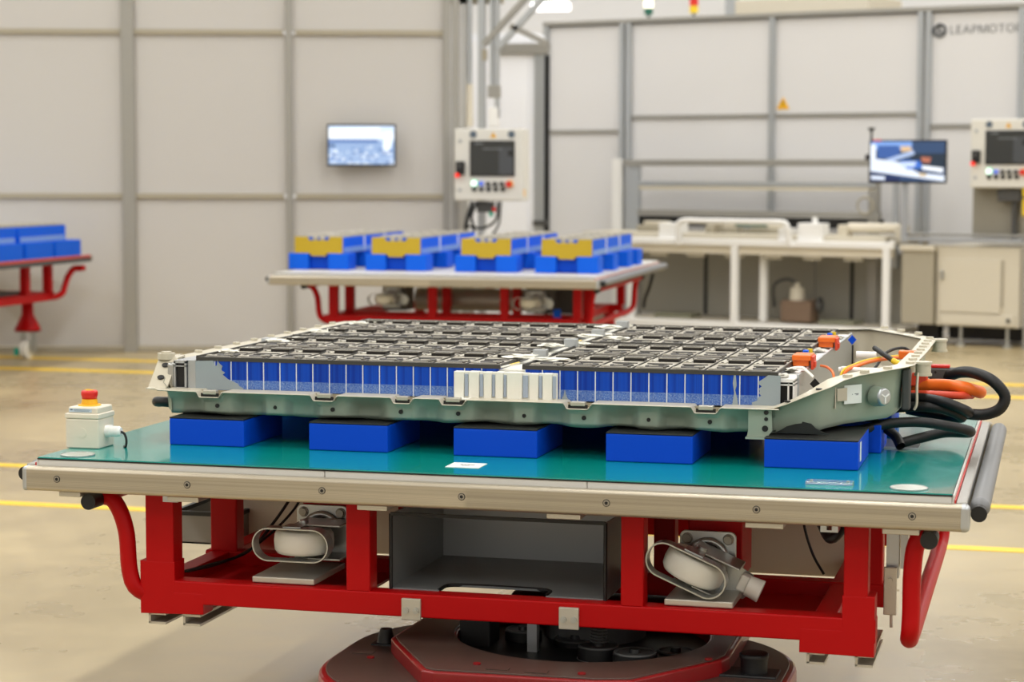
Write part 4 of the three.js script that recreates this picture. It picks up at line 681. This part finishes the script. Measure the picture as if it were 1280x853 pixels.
function hmi(label, at, turn, k = 1) {
  // operator panel, origin at the bottom left of its front
  const t = thing('control_panel', label, 'control panel', at, turn), w = 0.46, h = 0.465; t.scale.setScalar(k);
  mesh('enclosure', bx(0, w, 0, h, -0.16, 0, 0.006), M.panelCream, t);
  mesh('door', bx(0.006, w - 0.006, 0.006, h - 0.006, 0, 0.008, 0.003), M.panelCream, t);
  const sc = mesh('screen_bezel', bx(0.108, 0.408, 0.158, 0.388, 0.008, 0.018, 0.004), M.black, t);
  mesh('screen', bx(0.118, 0.398, 0.17, 0.378, 0.018, 0.0185), mat('#ffffff', 0.25, 0, { map: canvas(256, 256, c => { c.fillStyle = '#353736'; c.fillRect(0, 0, 256, 256); c.fillStyle = '#4b4e52'; c.fillRect(170, 40, 86, 216); c.fillStyle = '#7d8186'; c.fillRect(70, 50, 120, 7); c.fillStyle = '#9aa0a6'; c.fillRect(24, 8, 50, 6); c.fillStyle = '#232525'; c.fillRect(226, 66, 30, 44); }) }), sc);
  const ks = mesh('key_switch', box(0.056, 0.088, 0.03, 0.046, 0.21, 0.02, 0.004), M.black, t); mesh('rotary', cyl(0.014, 0.014, 0.02, 0.048, 0.225, 0.04, 'z', 20), M.greyDark, ks);
  mesh('signal_light_red', cyl(0.015, 0.015, 0.02, 0.028, 0.165, 0.026, 'z', 20), dim('#ff2a18', 0.5), t);
  mesh('signal_light_white', cyl(0.019, 0.019, 0.015, 0.138, 0.113, 0.015, 'z', 20), dim('#effff8', 1.1), t); mesh('signal_ring', new THREE.TorusGeometry(0.021, 0.004, 8, 24).translate(0.138, 0.113, 0.013), dim('#22b585', 0.3), t);
  mesh('signal_light_blue', cyl(0.014, 0.014, 0.015, 0.186, 0.111, 0.015, 'z', 20), dim('#3b62d8', 0.5), t);
  for (let i = 0; i < 3; i++) mesh('push_button', cyl(0.014, 0.014, 0.02, 0.232 + i * 0.046, 0.109, 0.017, 'z', 18), M.black, t);
  for (let i = 0; i < 5; i++) mesh('push_button', cyl(0.015, 0.015, 0.012, 0.138 + i * 0.048, 0.075, 0.013, 'z', 18), M.black, t);
  const e = mesh('stop_button', cyl(0.02, 0.02, 0.03, 0.374, 0.108, 0.025, 'z', 24), M.redBtn, t); mesh('stop_collar', cyl(0.022, 0.025, 0.008, 0.374, 0.108, 0.012, 'z', 24), M.yellowBtn, e);
  for (const x of [0.13, 0.385]) mesh('round_plate', [cyl(0.024, 0.024, 0.003, x, 0.428, 0.009, 'z', 24)], mat('#5d6a78', 0.4, 0.3), t);
  for (const y of [0.07, 0.385]) mesh('door_lock', cyl(0.012, 0.012, 0.006, 0.042, y, 0.01, 'z', 16), M.alu, t);
  warnSign(t, 0.038, 0.265, 0.408, 0.009);
  return t;
}
const hL = hmi('cream control panel hung before the lift frame, left of the two panels', [-3.82, 1.006, -13.1], 0);
mesh('yellow_sticker', bx(0.4602, 0.462, 0.03, 0.075, -0.05, -0.02), M.yellowBtn, hL);
{
  const t = thing('lift_frame', 'tall aluminium lift frame with two slanted braces above the left control panel', 'frame', [-3.7, 0, -13.42]);
  mesh('white_strip', bx(-0.2, -0.135, 0, 3.2, -0.1, -0.05), M.white, t);
  mesh('post', bx(-0.05, -0.005, 0, 3.2, -0.04, 0.01, 0.003), M.alu, t); mesh('post', bx(0.03, 0.055, 1.75, 3.2, -0.04, 0.01, 0.003), M.alu, t); mesh('post', bx(0.065, 0.09, 1.55, 3.2, -0.04, 0.01, 0.003), M.alu, t);
  mesh('cylinder', [cyl(0.022, 0.022, 0.28, -0.105, 1.63, 0.01, 'y', 20), cyl(0.025, 0.025, 0.06, -0.105, 1.52, 0.01, 'y', 20)], M.cream, t); mesh('cylinder_tube', cyl(0.018, 0.018, 1.3, -0.105, 2.4, 0.01, 'y', 18), M.alu, t);
  mesh('valve_block', box(0.06, 0.13, 0.06, 0.06, 1.55, 0.0, 0.006), M.white, t); mesh('sensor', box(0.03, 0.07, 0.04, 0.0, 1.96, 0.02, 0.004), M.putty, t); mesh('slide', bx(0.02, 0.1, 1.68, 1.76, -0.03, 0.02, 0.004), M.aluDull, t);
  const brace = (x0, y0, x1, y1) => { const L = Math.hypot(x1 - x0, y1 - y0); return box(L, 0.038, 0.04, 0, 0, 0, 0.003).rotateZ(Math.atan2(y1 - y0, x1 - x0)).translate((x0 + x1) / 2, (y0 + y1) / 2, 0); };
  mesh('brace', brace(-0.01, 2.03, 0.5, 2.56), M.aluDull, t); mesh('brace', brace(0.08, 2.0, 0.6, 2.54), M.alu, t);
  mesh('cross_beam', bx(-0.33, 0.75, 2.5, 2.56, -0.04, 0.01, 0.003), M.aluDull, t);
  mesh('arm', brace(0.17, 2.15, 0.42, 2.03), M.aluDull, t);
  mesh('header', bx(-0.33, 0.1, 2.3, 2.36, -0.1, -0.05, 0.003), M.putty, t);
}
{
  const t = thing('white_enclosure', 'plain white tall enclosure behind the lift frame', 'enclosure', [-4.1, 0, -15.2]);
  mesh('shell', bx(-0.5, 0.29, 0, 2.22, -0.3, 0, 0.005), M.brightWhite, t); mesh('door', bx(-0.2, 0.24, 0.03, 2.18, 0, 0.012, 0.004), M.brightWhite, t);
  mesh('side_post', bx(0.29, 0.365, 0, 2.1, -0.05, 0.02, 0.004), M.alu, t);
  mesh('black_gasket', bx(0.365, 0.395, 0, 2.05, -0.05, 0.0), M.black, t); mesh('top_beam', bx(0.0, 0.4, 2.06, 2.14, -0.05, 0.04, 0.004), M.aluDull, t);
  mesh('latch', bx(0.29, 0.4, 0.79, 0.83, 0.0, 0.05, 0.004), M.greyDark, t);
  const c = thing('cable_clutter', 'dark cables and small plugs hanging beneath the left control panel', 'cable', [-3.65, 0.78, -13.15]);
  mesh('black_cable', tube([[-0.06, 0.22, 0], [-0.09, 0.1, 0.03], [-0.1, 0, 0.02], [-0.08, -0.15, 0]], 0.014, 30, 8), M.black, c); mesh('black_cable', tube([[-0.03, 0.22, 0], [-0.06, 0.12, 0.03], [-0.04, 0.04, 0.04], [-0.1, -0.12, 0]], 0.01, 30, 8), M.black, c);
  mesh('grey_cable', tube([[0.11, 0.22, 0], [0.1, 0.1, 0.02], [0.02, 0.05, 0.04], [-0.08, 0.06, 0.04]], 0.009, 30, 8), M.black, c); mesh('grey_cable', tube([[0.13, 0.22, 0], [0.12, 0.06, 0.04], [0.05, -0.02, 0.04], [-0.02, -0.03, 0.02]], 0.008, 30, 8), M.greyDark, c);
  mesh('terminal_box', box(0.11, 0.07, 0.06, 0.02, 0.185, -0.03, 0.005), M.greyDark, c); mesh('green_plug', cyl(0.014, 0.014, 0.03, 0.07, 0.14, 0.02, 'y', 14), mat('#2aa78a', 0.5), c); mesh('red_plug', cyl(0.012, 0.012, 0.03, 0.09, 0.17, 0.02, 'y', 14), M.redBtn, c); mesh('white_fitting', cyl(0.03, 0.03, 0.04, 0.05, 0.0, 0.03, 'z', 18), M.white, c);
  mesh('cable_end', bx(-0.13, -0.05, -0.75, -0.14, -0.02, 0.02, 0.004), M.aluDull, c);
}
function monitor(label, at, turn, draw, w, h) {
  const t = thing('wall_monitor', label, 'monitor', at, turn);
  mesh('case', box(w, h, 0.03, 0, 0, 0, 0.004), M.black, t);
  mesh('screen', box(w - 0.022, h - 0.026, 0.001, 0, 0.001, 0.0156), mat('#000000', 0.3, 0, { emissive: '#ffffff', emissiveIntensity: 1.3, emissiveMap: canvas(512, 288, draw) }), t);
  mesh('bracket', box(0.12, 0.1, 0.09, 0, 0, -0.05, 0.004), M.greyDark, t);
  return t;
}
monitor('small flat monitor showing a bright hall view on the left panel wall', onLeft(1.524, 1.364, 0.12), 0.298, (c, w, h) => {
  const g = c.createLinearGradient(0, 0, 0, h); g.addColorStop(0, '#c9dcf4'); g.addColorStop(0.3, '#eef4fb'); g.addColorStop(0.42, '#8fa9cf'); g.addColorStop(1, '#9db4d6'); c.fillStyle = g; c.fillRect(0, 0, w, h);
  c.fillStyle = '#5674ad'; c.fillRect(0, h * 0.36, w * 0.75, 22); c.fillStyle = '#27487c'; c.fillRect(0, h * 0.48, 50, 20);
  c.fillStyle = '#f6fafd'; c.beginPath(); c.moveTo(0, 20); c.lineTo(w * 0.8, 10); c.lineTo(w * 0.7, 70); c.lineTo(0, 90); c.fill();
  for (let i = 0; i < 90; i++) { c.fillStyle = ['#e8f1fb', '#6f8dc0', '#fdfefe', '#3e5f9a'][i % 4]; c.globalAlpha = 0.7; c.fillRect(rnd() * w, h * 0.5 + rnd() * h * 0.5, rr(8, 46), rr(5, 20)); }
  c.globalAlpha = 1; c.fillStyle = '#e9f2fc'; c.beginPath(); c.ellipse(w * 0.9, h * 0.42, 36, 80, 0.2, 0, 7); c.fill(); c.fillStyle = '#4068a8'; c.fillRect(w * 0.82, h * 0.66, 70, 8);
}, 0.45, 0.275);

// ------------------------------------------------------------------ test bench and cabinets against the right wall
const bench = thing('test_bench', 'white-framed test bench with a hoop handle standing before the right panel wall', 'workbench', RWP, RWT);
{
  const t = bench;
  mesh('rear_post', bx(-2.41, -2.345, 0, 1.29, 0.3, 0.36, 0.004), M.white, t); mesh('rear_post', bx(-2.3, -2.2, 0, 1.26, 0.26, 0.31, 0.004), M.alu, t); mesh('rear_post', bx(-0.3, -0.22, 0, 1.26, 0.26, 0.31, 0.004), M.aluDull, t); mesh('rear_post', bx(-0.1, -0.06, 0.5, 1.15, 0.3, 0.34, 0.004), M.alu, t);
  mesh('top_beam', bx(-2.32, -0.22, 1.235, 1.285, 0.28, 0.34, 0.004), M.aluDull, t);
  mesh('middle_beam', bx(-2.2, -0.24, 1.085, 1.12, 0.28, 0.32, 0.003), M.alu, t); mesh('middle_beam', bx(-2.2, -0.24, 1.055, 1.082, 0.28, 0.31, 0.003), M.cabinet, t);
  mesh('lower_beam', bx(-2.2, -0.2, 0.855, 0.9, 0.28, 0.33, 0.003), M.aluDull, t); mesh('dark_slot', bx(-2.2, -0.2, 0.775, 0.85, 0.24, 0.27), M.black, t);
  mesh('conveyor_bed', bx(-2.38, 0.05, 0.68, 0.74, 0.25, 0.85, 0.004), M.cabinet, t);
  mesh('table_beam', bx(-1.95, 0.14, 0.655, 0.705, 0.86, 0.92, 0.01), M.white, t); mesh('table_apron', bx(-1.95, 0.12, 0.595, 0.655, 0.84, 0.88, 0.004), M.cream, t);
  for (let i = 0; i < 6; i++) mesh('apron_bracket', bx(-1.8 + i * 0.31, -1.66 + i * 0.31, 0.565, 0.597, 0.83, 0.87, 0.004), M.putty, t);
  for (const u of [-1.085, 0.085]) mesh('leg', bx(u - 0.022, u + 0.028, 0.09, 0.66, 0.87, 0.92, 0.006), M.white, t);
  mesh('leg', bx(-0.955, -0.905, 0.1, 0.6, 0.7, 0.75, 0.005), M.white, t); mesh('leg', bx(-2.0, -1.95, 0.0, 0.6, 0.8, 0.85, 0.005), M.white, t); mesh('leg', bx(0.09, 0.14, 0.0, 0.66, 0.3, 0.36, 0.005), M.white, t);
  mesh('lower_beam', bx(-2.1, 0.14, 0.04, 0.1, 0.86, 0.92, 0.008), M.white, t); mesh('shelf', bx(-2.1, 0.12, 0.05, 0.09, 0.25, 0.86, 0.004), M.cream, t);
  mesh('hoop_handle', tube([[-1.53, 0.66, 0.93], [-1.525, 0.74, 0.94], [-1.52, 0.81, 0.95], [-1.49, 0.832, 0.95], [-1.3, 0.836, 0.95], [-0.9, 0.836, 0.95], [-0.7, 0.836, 0.95], [-0.665, 0.83, 0.95], [-0.645, 0.8, 0.95], [-0.64, 0.73, 0.94], [-0.62, 0.66, 0.93]], 0.02, 90, 12), M.white, t);
  // back panels below the bed
  for (const [a, b] of [[-2.2, -1.35], [-1.34, -0.72], [-0.71, 0.08]]) mesh('back_panel', bx(a, b, 0.1, 0.6, 0.27, 0.29), M.backPanel, t);
  for (const u of [-1.62, -0.42]) mesh('panel_joint', bx(u - 0.012, u + 0.012, 0.1, 0.6, 0.29, 0.3), M.black, t);
  // fixtures on the bed
  for (const [a, b, y0, y1] of [[-1.72, -1.54, 0.7, 0.815], [-0.6, -0.41, 0.7, 0.83], [-0.75, -0.66, 0.7, 0.79]]) mesh('white_block', bx(a, b, y0, y1, 0.75, 0.88, 0.006), M.white, t);
  mesh('knob', cyl(0.02, 0.02, 0.04, -0.5, 0.85, 0.8, 'y', 16), M.white, t);
  for (const [a, b, y] of [[-2.05, -1.75, 0.79], [-1.45, -1.2, 0.78], [-1.15, -0.8, 0.775]]) { mesh('fixture', bx(a, b, 0.74, y, 0.5, 0.62, 0.01), M.putty, t); mesh('fixture_pad', bx(a + 0.05, b - 0.05, y, y + 0.03, 0.52, 0.6, 0.008), M.cabinet, t); }
  mesh('green_strip', bx(-1.2, -0.95, 0.79, 0.81, 0.63, 0.65), mat('#5d776a', 0.5), t);
  mesh('gripper', [box(0.07, 0.07, 0.1, -1.37, 0.76, 0.7, 0.01), cyl(0.02, 0.02, 0.12, -1.34, 0.8, 0.7, 'x', 14)], M.putty, t);
  const r = part('roller_unit', t, [0, 0, 0]);
  mesh('roller', cyl(0.035, 0.035, 0.38, -0.08, 0.8, 0.72, 'x', 20), M.cream, r); for (const u of [-0.3, 0.13]) mesh('roller_bracket', bx(u - 0.035, u + 0.035, 0.71, 0.82, 0.66, 0.78, 0.008), M.cabinet, r); mesh('roller_base', bx(-0.28, 0.12, 0.71, 0.73, 0.66, 0.78), M.putty, r);
  mesh('hose_coil', new THREE.TorusGeometry(0.06, 0.008, 8, 30).translate(-0.3, 0.95, 0.36), M.putty, t);
  const pu = part('pump', t, [-0.7, 0.1, 0.6]);
  mesh('pump_body', [bx(-0.12, 0.12, 0, 0.16, -0.08, 0.08, 0.015)], mat('#7c6552', 0.6), pu); mesh('pump_head', [cyl(0.05, 0.06, 0.1, -0.02, 0.2, 0, 'y', 18), cyl(0.022, 0.022, 0.05, -0.02, 0.26, 0, 'y', 14)], M.cabinet, pu); mesh('pump_wheel', new THREE.TorusGeometry(0.045, 0.014, 8, 24).rotateY(1.57).translate(0.16, 0.13, 0), M.greyDark, pu); mesh('pump_hose', tube([[-0.02, 0.28, 0], [-0.1, 0.31, 0], [-0.2, 0.27, 0], [-0.25, 0.1, -0.1]], 0.012, 24, 8), M.greyDark, pu);
  for (const [a, b] of [[-1.9, -1.6], [-0.55, -0.28]]) mesh('shelf_plate', bx(a, b, 0.09, 0.12, 0.4, 0.6, 0.004), mat('#8d8d78', 0.6), t);
  mesh('lamp_reflector', cyl(0.02, 0.02, 0.02, 0.13, 0.71, 0.9, 'y', 16), M.white, t);
}
{
  const j = thing('junction_box', 'grey-beige junction box beside the right end of the test bench', 'box', RWP, RWT);
  mesh('case', bx(0.2, 0.43, 0.145, 0.66, 0.65, 0.9, 0.006), M.putty, j); mesh('lid', bx(0.19, 0.44, 0.655, 0.69, 0.63, 0.92, 0.004), M.cabinet, j); mesh('lock', cyl(0.012, 0.012, 0.03, 0.43, 0.5, 0.8, 'x', 14), M.zinc, j); mesh('foot', bx(0.25, 0.4, 0, 0.15, 0.6, 0.7), M.black, j); mesh('valve', [box(0.06, 0.06, 0.06, 0.25, 0.73, 0.8, 0.006), cyl(0.02, 0.02, 0.06, 0.33, 0.72, 0.8, 'y', 14)], M.cabinet, j);
  const c = thing('base_cabinet', 'beige machine base cabinet on short feet under the right control panel', 'cabinet', RWP, RWT);
  mesh('case', bx(0.44, 1.03, 0.14, 0.69, 0.25, 0.86, 0.006), M.cabinet, c); mesh('door', bx(0.47, 0.9, 0.235, 0.6, 0.86, 0.875, 0.004), M.cabinet, c); mesh('plinth', bx(0.47, 1.0, 0.15, 0.225, 0.86, 0.872, 0.004), M.cabinet, c); mesh('door_handle', bx(0.48, 0.5, 0.46, 0.52, 0.875, 0.9, 0.004), M.zinc, c); mesh('door_edge', bx(0.9, 0.915, 0.28, 0.6, 0.86, 0.872), M.putty, c);
  mesh('top_rail', bx(0.2, 1.05, 0.72, 0.745, 0.84, 0.9, 0.004), M.alu, c); mesh('top_rail', bx(0.2, 1.05, 0.755, 0.775, 0.8, 0.85, 0.004), M.aluDull, c); mesh('lock', cyl(0.014, 0.014, 0.02, 0.96, 0.19, 0.87, 'z', 14), M.black, c);
  for (const u of [0.6, 0.93]) mesh('levelling_foot', [cyl(0.012, 0.012, 0.12, u, 0.08, 0.8, 'y', 12), cyl(0.035, 0.035, 0.02, u, 0.01, 0.8, 'y', 18)], M.zinc, c);
  mesh('skirt', bx(0.44, 1.03, 0.03, 0.14, 0.3, 0.6), M.black, c); mesh('blue_valve', box(0.06, 0.05, 0.05, 0.32, 0.11, 0.66, 0.006), M.blue, c);
  const k = thing('panel_pillar', 'grey pillar carrying the right control panel above the base cabinet', 'pillar', RWP, RWT);
  mesh('column', bx(0.66, 1.0, 0.745, 1.12, 0.5, 0.78, 0.004), M.greyDark.clone(), k); k.children[0].material.color.set('#8a8578');
  mesh('bracket', bx(0.86, 1.02, 1.0, 1.08, 0.7, 0.86, 0.004), M.greyDark, k); mesh('conduit', cyl(0.02, 0.02, 0.36, 0.97, 0.92, 0.82, 'y', 14), M.greyDark, k);
  const hr = hmi('cream control panel on the grey pillar, cut by the right edge of the picture', onRight(0.68, 1.09, 0.9), RWT);
  const y = thing('yellow_cover', 'yellow guard cover at the right picture edge below the control panel', 'cover', onRight(1.045, 0.9, 0.9), RWT);
  mesh('upper_cover', bx(0, 0.1, 0.13, 0.2, -0.1, 0, 0.01), M.yellow, y); mesh('lower_cover', bx(0, 0.1, 0.0, 0.12, -0.1, 0, 0.01), M.yellow, y); mesh('support', bx(0.02, 0.08, -0.9, 0, -0.08, -0.02), M.aluDull, y);
  const m = monitor('flat monitor showing a worker in blue on the post right of the test bench', onRight(0.232, 1.268, 0.9), RWT + 0.1, (c, w, h) => {
    c.fillStyle = '#31486a'; c.fillRect(0, 0, w, h); c.fillStyle = '#22303f'; c.fillRect(w * 0.55, h * 0.3, w * 0.45, h * 0.35); c.fillStyle = '#7ba0dc'; c.fillRect(0, 0, w * 0.56, 60); c.fillStyle = '#3a5c9c'; c.fillRect(50, 30, 150, 90); c.fillStyle = '#e9eff8'; c.fillRect(0, 20, 36, 160);
    const poly = (f, p) => { c.fillStyle = f; c.beginPath(); p.forEach((q, i) => c[i ? 'lineTo' : 'moveTo'](q[0] * w, q[1] * h)); c.fill(); };
    poly('#dfe6f1', [[0, 0.42], [0.35, 0.5], [0.65, 0.78], [1, 0.85], [1, 1], [0, 0.75]]); poly('#a9bbdb', [[0.2, 0.45], [0.58, 0.22], [0.6, 0.32], [0.3, 0.5]]); poly('#3c6dc4', [[0.4, 0.48], [0.66, 0.48], [0.72, 0.66], [0.5, 0.7]]); poly('#c4d4ee', [[0.38, 0.52], [0.62, 0.5], [0.6, 0.64], [0.44, 0.64]]);
    poly('#eef2f8', [[0.7, 0.6], [0.98, 0.66], [0.98, 0.78], [0.7, 0.7]]); poly('#d8b68c', [[0.4, 0.12], [0.54, 0.12], [0.56, 0.24], [0.42, 0.26]]); poly('#b06a52', [[0.68, 0.38], [0.82, 0.4], [0.8, 0.54], [0.7, 0.52]]); poly('#1d2c55', [[0, 0.76], [0.4, 0.9], [0.4, 1], [0, 1]]); poly('#dfe8f6', [[0.01, 0.86], [0.2, 0.88], [0.2, 0.97], [0.01, 0.95]]); poly('#c9b48f', [[0.66, 0.78], [0.76, 0.8], [0.76, 0.88], [0.66, 0.87]]);
  }, 0.545, 0.3);
  mesh('camera_stalk', [cyl(0.008, 0.008, 0.12, -0.262, 0.17, 0, 'y', 10), new THREE.ConeGeometry(0.03, 0.04, 18).rotateX(Math.PI).translate(-0.262, 0.215, 0), box(0.03, 0.04, 0.04, -0.285, 0.03, 0, 0.004)], M.black, m); mesh('red_tag', box(0.06, 0.012, 0.004, -0.215, 0.146, 0.016), M.redBtn, m);
  mesh('stand_post', bx(-0.05, -0.01, -0.56, 0.05, -0.07, -0.03, 0.003), M.alu, m);
  // sign and lettering on the wall
  const s = thing('warning_sign', 'yellow triangular warning sign beside the thin post on the right panel wall', 'sign', onRight(-1.115, 1.68, 0.014), RWT);
  warnSign(s, 0.105, -0.005, -0.012, 0);
  const font = await new FontLoader().loadAsync('fonts/droid/droid_sans_regular.typeface.json');
  const lg = thing('wall_lettering', 'dark grey wall lettering with a round emblem near the top right corner', 'lettering', onRight(0.06, 2.185, 0.013), RWT);
  mesh('emblem', [new THREE.TorusGeometry(0.042, 0.011, 8, 32).translate(0.055, 0.035, 0.002), box(0.018, 0.06, 0.004, 0.05, 0.045, 0.003), box(0.04, 0.014, 0.004, 0.062, 0.022, 0.003)], mat('#4a4d50', 0.5), lg);
  let lx = 0.135; for (const ch of 'LEAPMOTOR') { const g = new TextGeometry(ch, { font, size: 0.06, depth: 0.003, curveSegments: 8 }).scale(1.12, 1, 1); g.computeBoundingBox(); mesh('letter', g.translate(lx - g.boundingBox.min.x, 0.008, 0), mat('#77797a', 0.5), lg); lx += g.boundingBox.max.x - g.boundingBox.min.x + 0.012 + 0.0; }
  // signal towers on the enclosure roof
  const beacon = (label, at, cols) => { const b = thing('signal_tower', label, 'beacon', at); mesh('pole', cyl(0.012, 0.012, 0.12, 0, 0.06, 0, 'y', 12), M.greyDark, b); cols.forEach(([m, n], i) => mesh(n, cyl(0.036, 0.036, 0.056, 0, 0.145 + i * 0.06, 0, 'y', 24), m, b)); mesh('cap', cyl(0.03, 0.036, 0.02, 0, 0.125 + cols.length * 0.06, 0, 'y', 24), M.greyDark, b); };
  beacon('signal tower with a glowing white-yellow segment on the enclosure roof', onRight(-2.72, 2.37, -0.8), [[mat('#175f4c', 0.4), 'green_segment'], [dim('#fff6d8', 2.2), 'lit_light_segment'], [dim('#f2c21a', 0.4), 'yellow_segment']]);
  beacon('dark signal tower with red and yellow segments on the enclosure roof', onRight(-2.3, 2.37, -0.8), [[M.yellow, 'yellow_segment'], [M.redBtn, 'red_segment'], [M.black, 'black_segment']]);
  const w = thing('white_machine', 'pale machine hood rising behind the right panel wall', 'machine', onRight(-2.7, 0, -2.8), RWT);
  mesh('hood', bx(-0.2, 1.1, 0, 2.75, -0.8, 0, 0.01), M.cabinet, w); mesh('corner_post', bx(-0.3, -0.2, 0, 3.2, -0.1, 0, 0.004), M.alu, w);
  const bl = thing('hall_lamp', 'bright white strip lamp glimpsed above the enclosure corner', 'lamp', [-5.1, 2.86, -21]); mesh('tube', bx(-0.2, 0.2, -0.04, 0.04, -0.05, 0.05, 0.02), dim('#ffffff', 3), bl); mesh('hanger', cyl(0.01, 0.01, HALL.h - 2.9, 0, (HALL.h - 2.9) / 2 + 0.03, 0, 'y', 8), M.alu, bl);
}

// every thing's origin goes to the middle of its base
scene.updateMatrixWorld(true);
for (const o of [...scene.children]) {
  if (!o.userData.category) continue;
  const inv = o.matrixWorld.clone().invert(), b = new THREE.Box3(), v = new THREE.Vector3(), m = new THREE.Matrix4();
  o.traverse(c => { if (!c.isMesh) return; const p = c.geometry.attributes.position; m.multiplyMatrices(inv, c.matrixWorld); const st = Math.max(1, p.count / 400 | 0); for (let i = 0; i < p.count; i += st) b.expandByPoint(v.fromBufferAttribute(p, i).applyMatrix4(m)); });
  const off = new THREE.Vector3((b.min.x + b.max.x) / 2, b.min.y, (b.min.z + b.max.z) / 2);
  if (o.isMesh) o.geometry.translate(-off.x, -off.y, -off.z); else o.children.forEach(c => c.position.sub(off));
  o.position.add(off.multiply(o.scale).applyQuaternion(o.quaternion));
}
renderer.render(scene, camera);
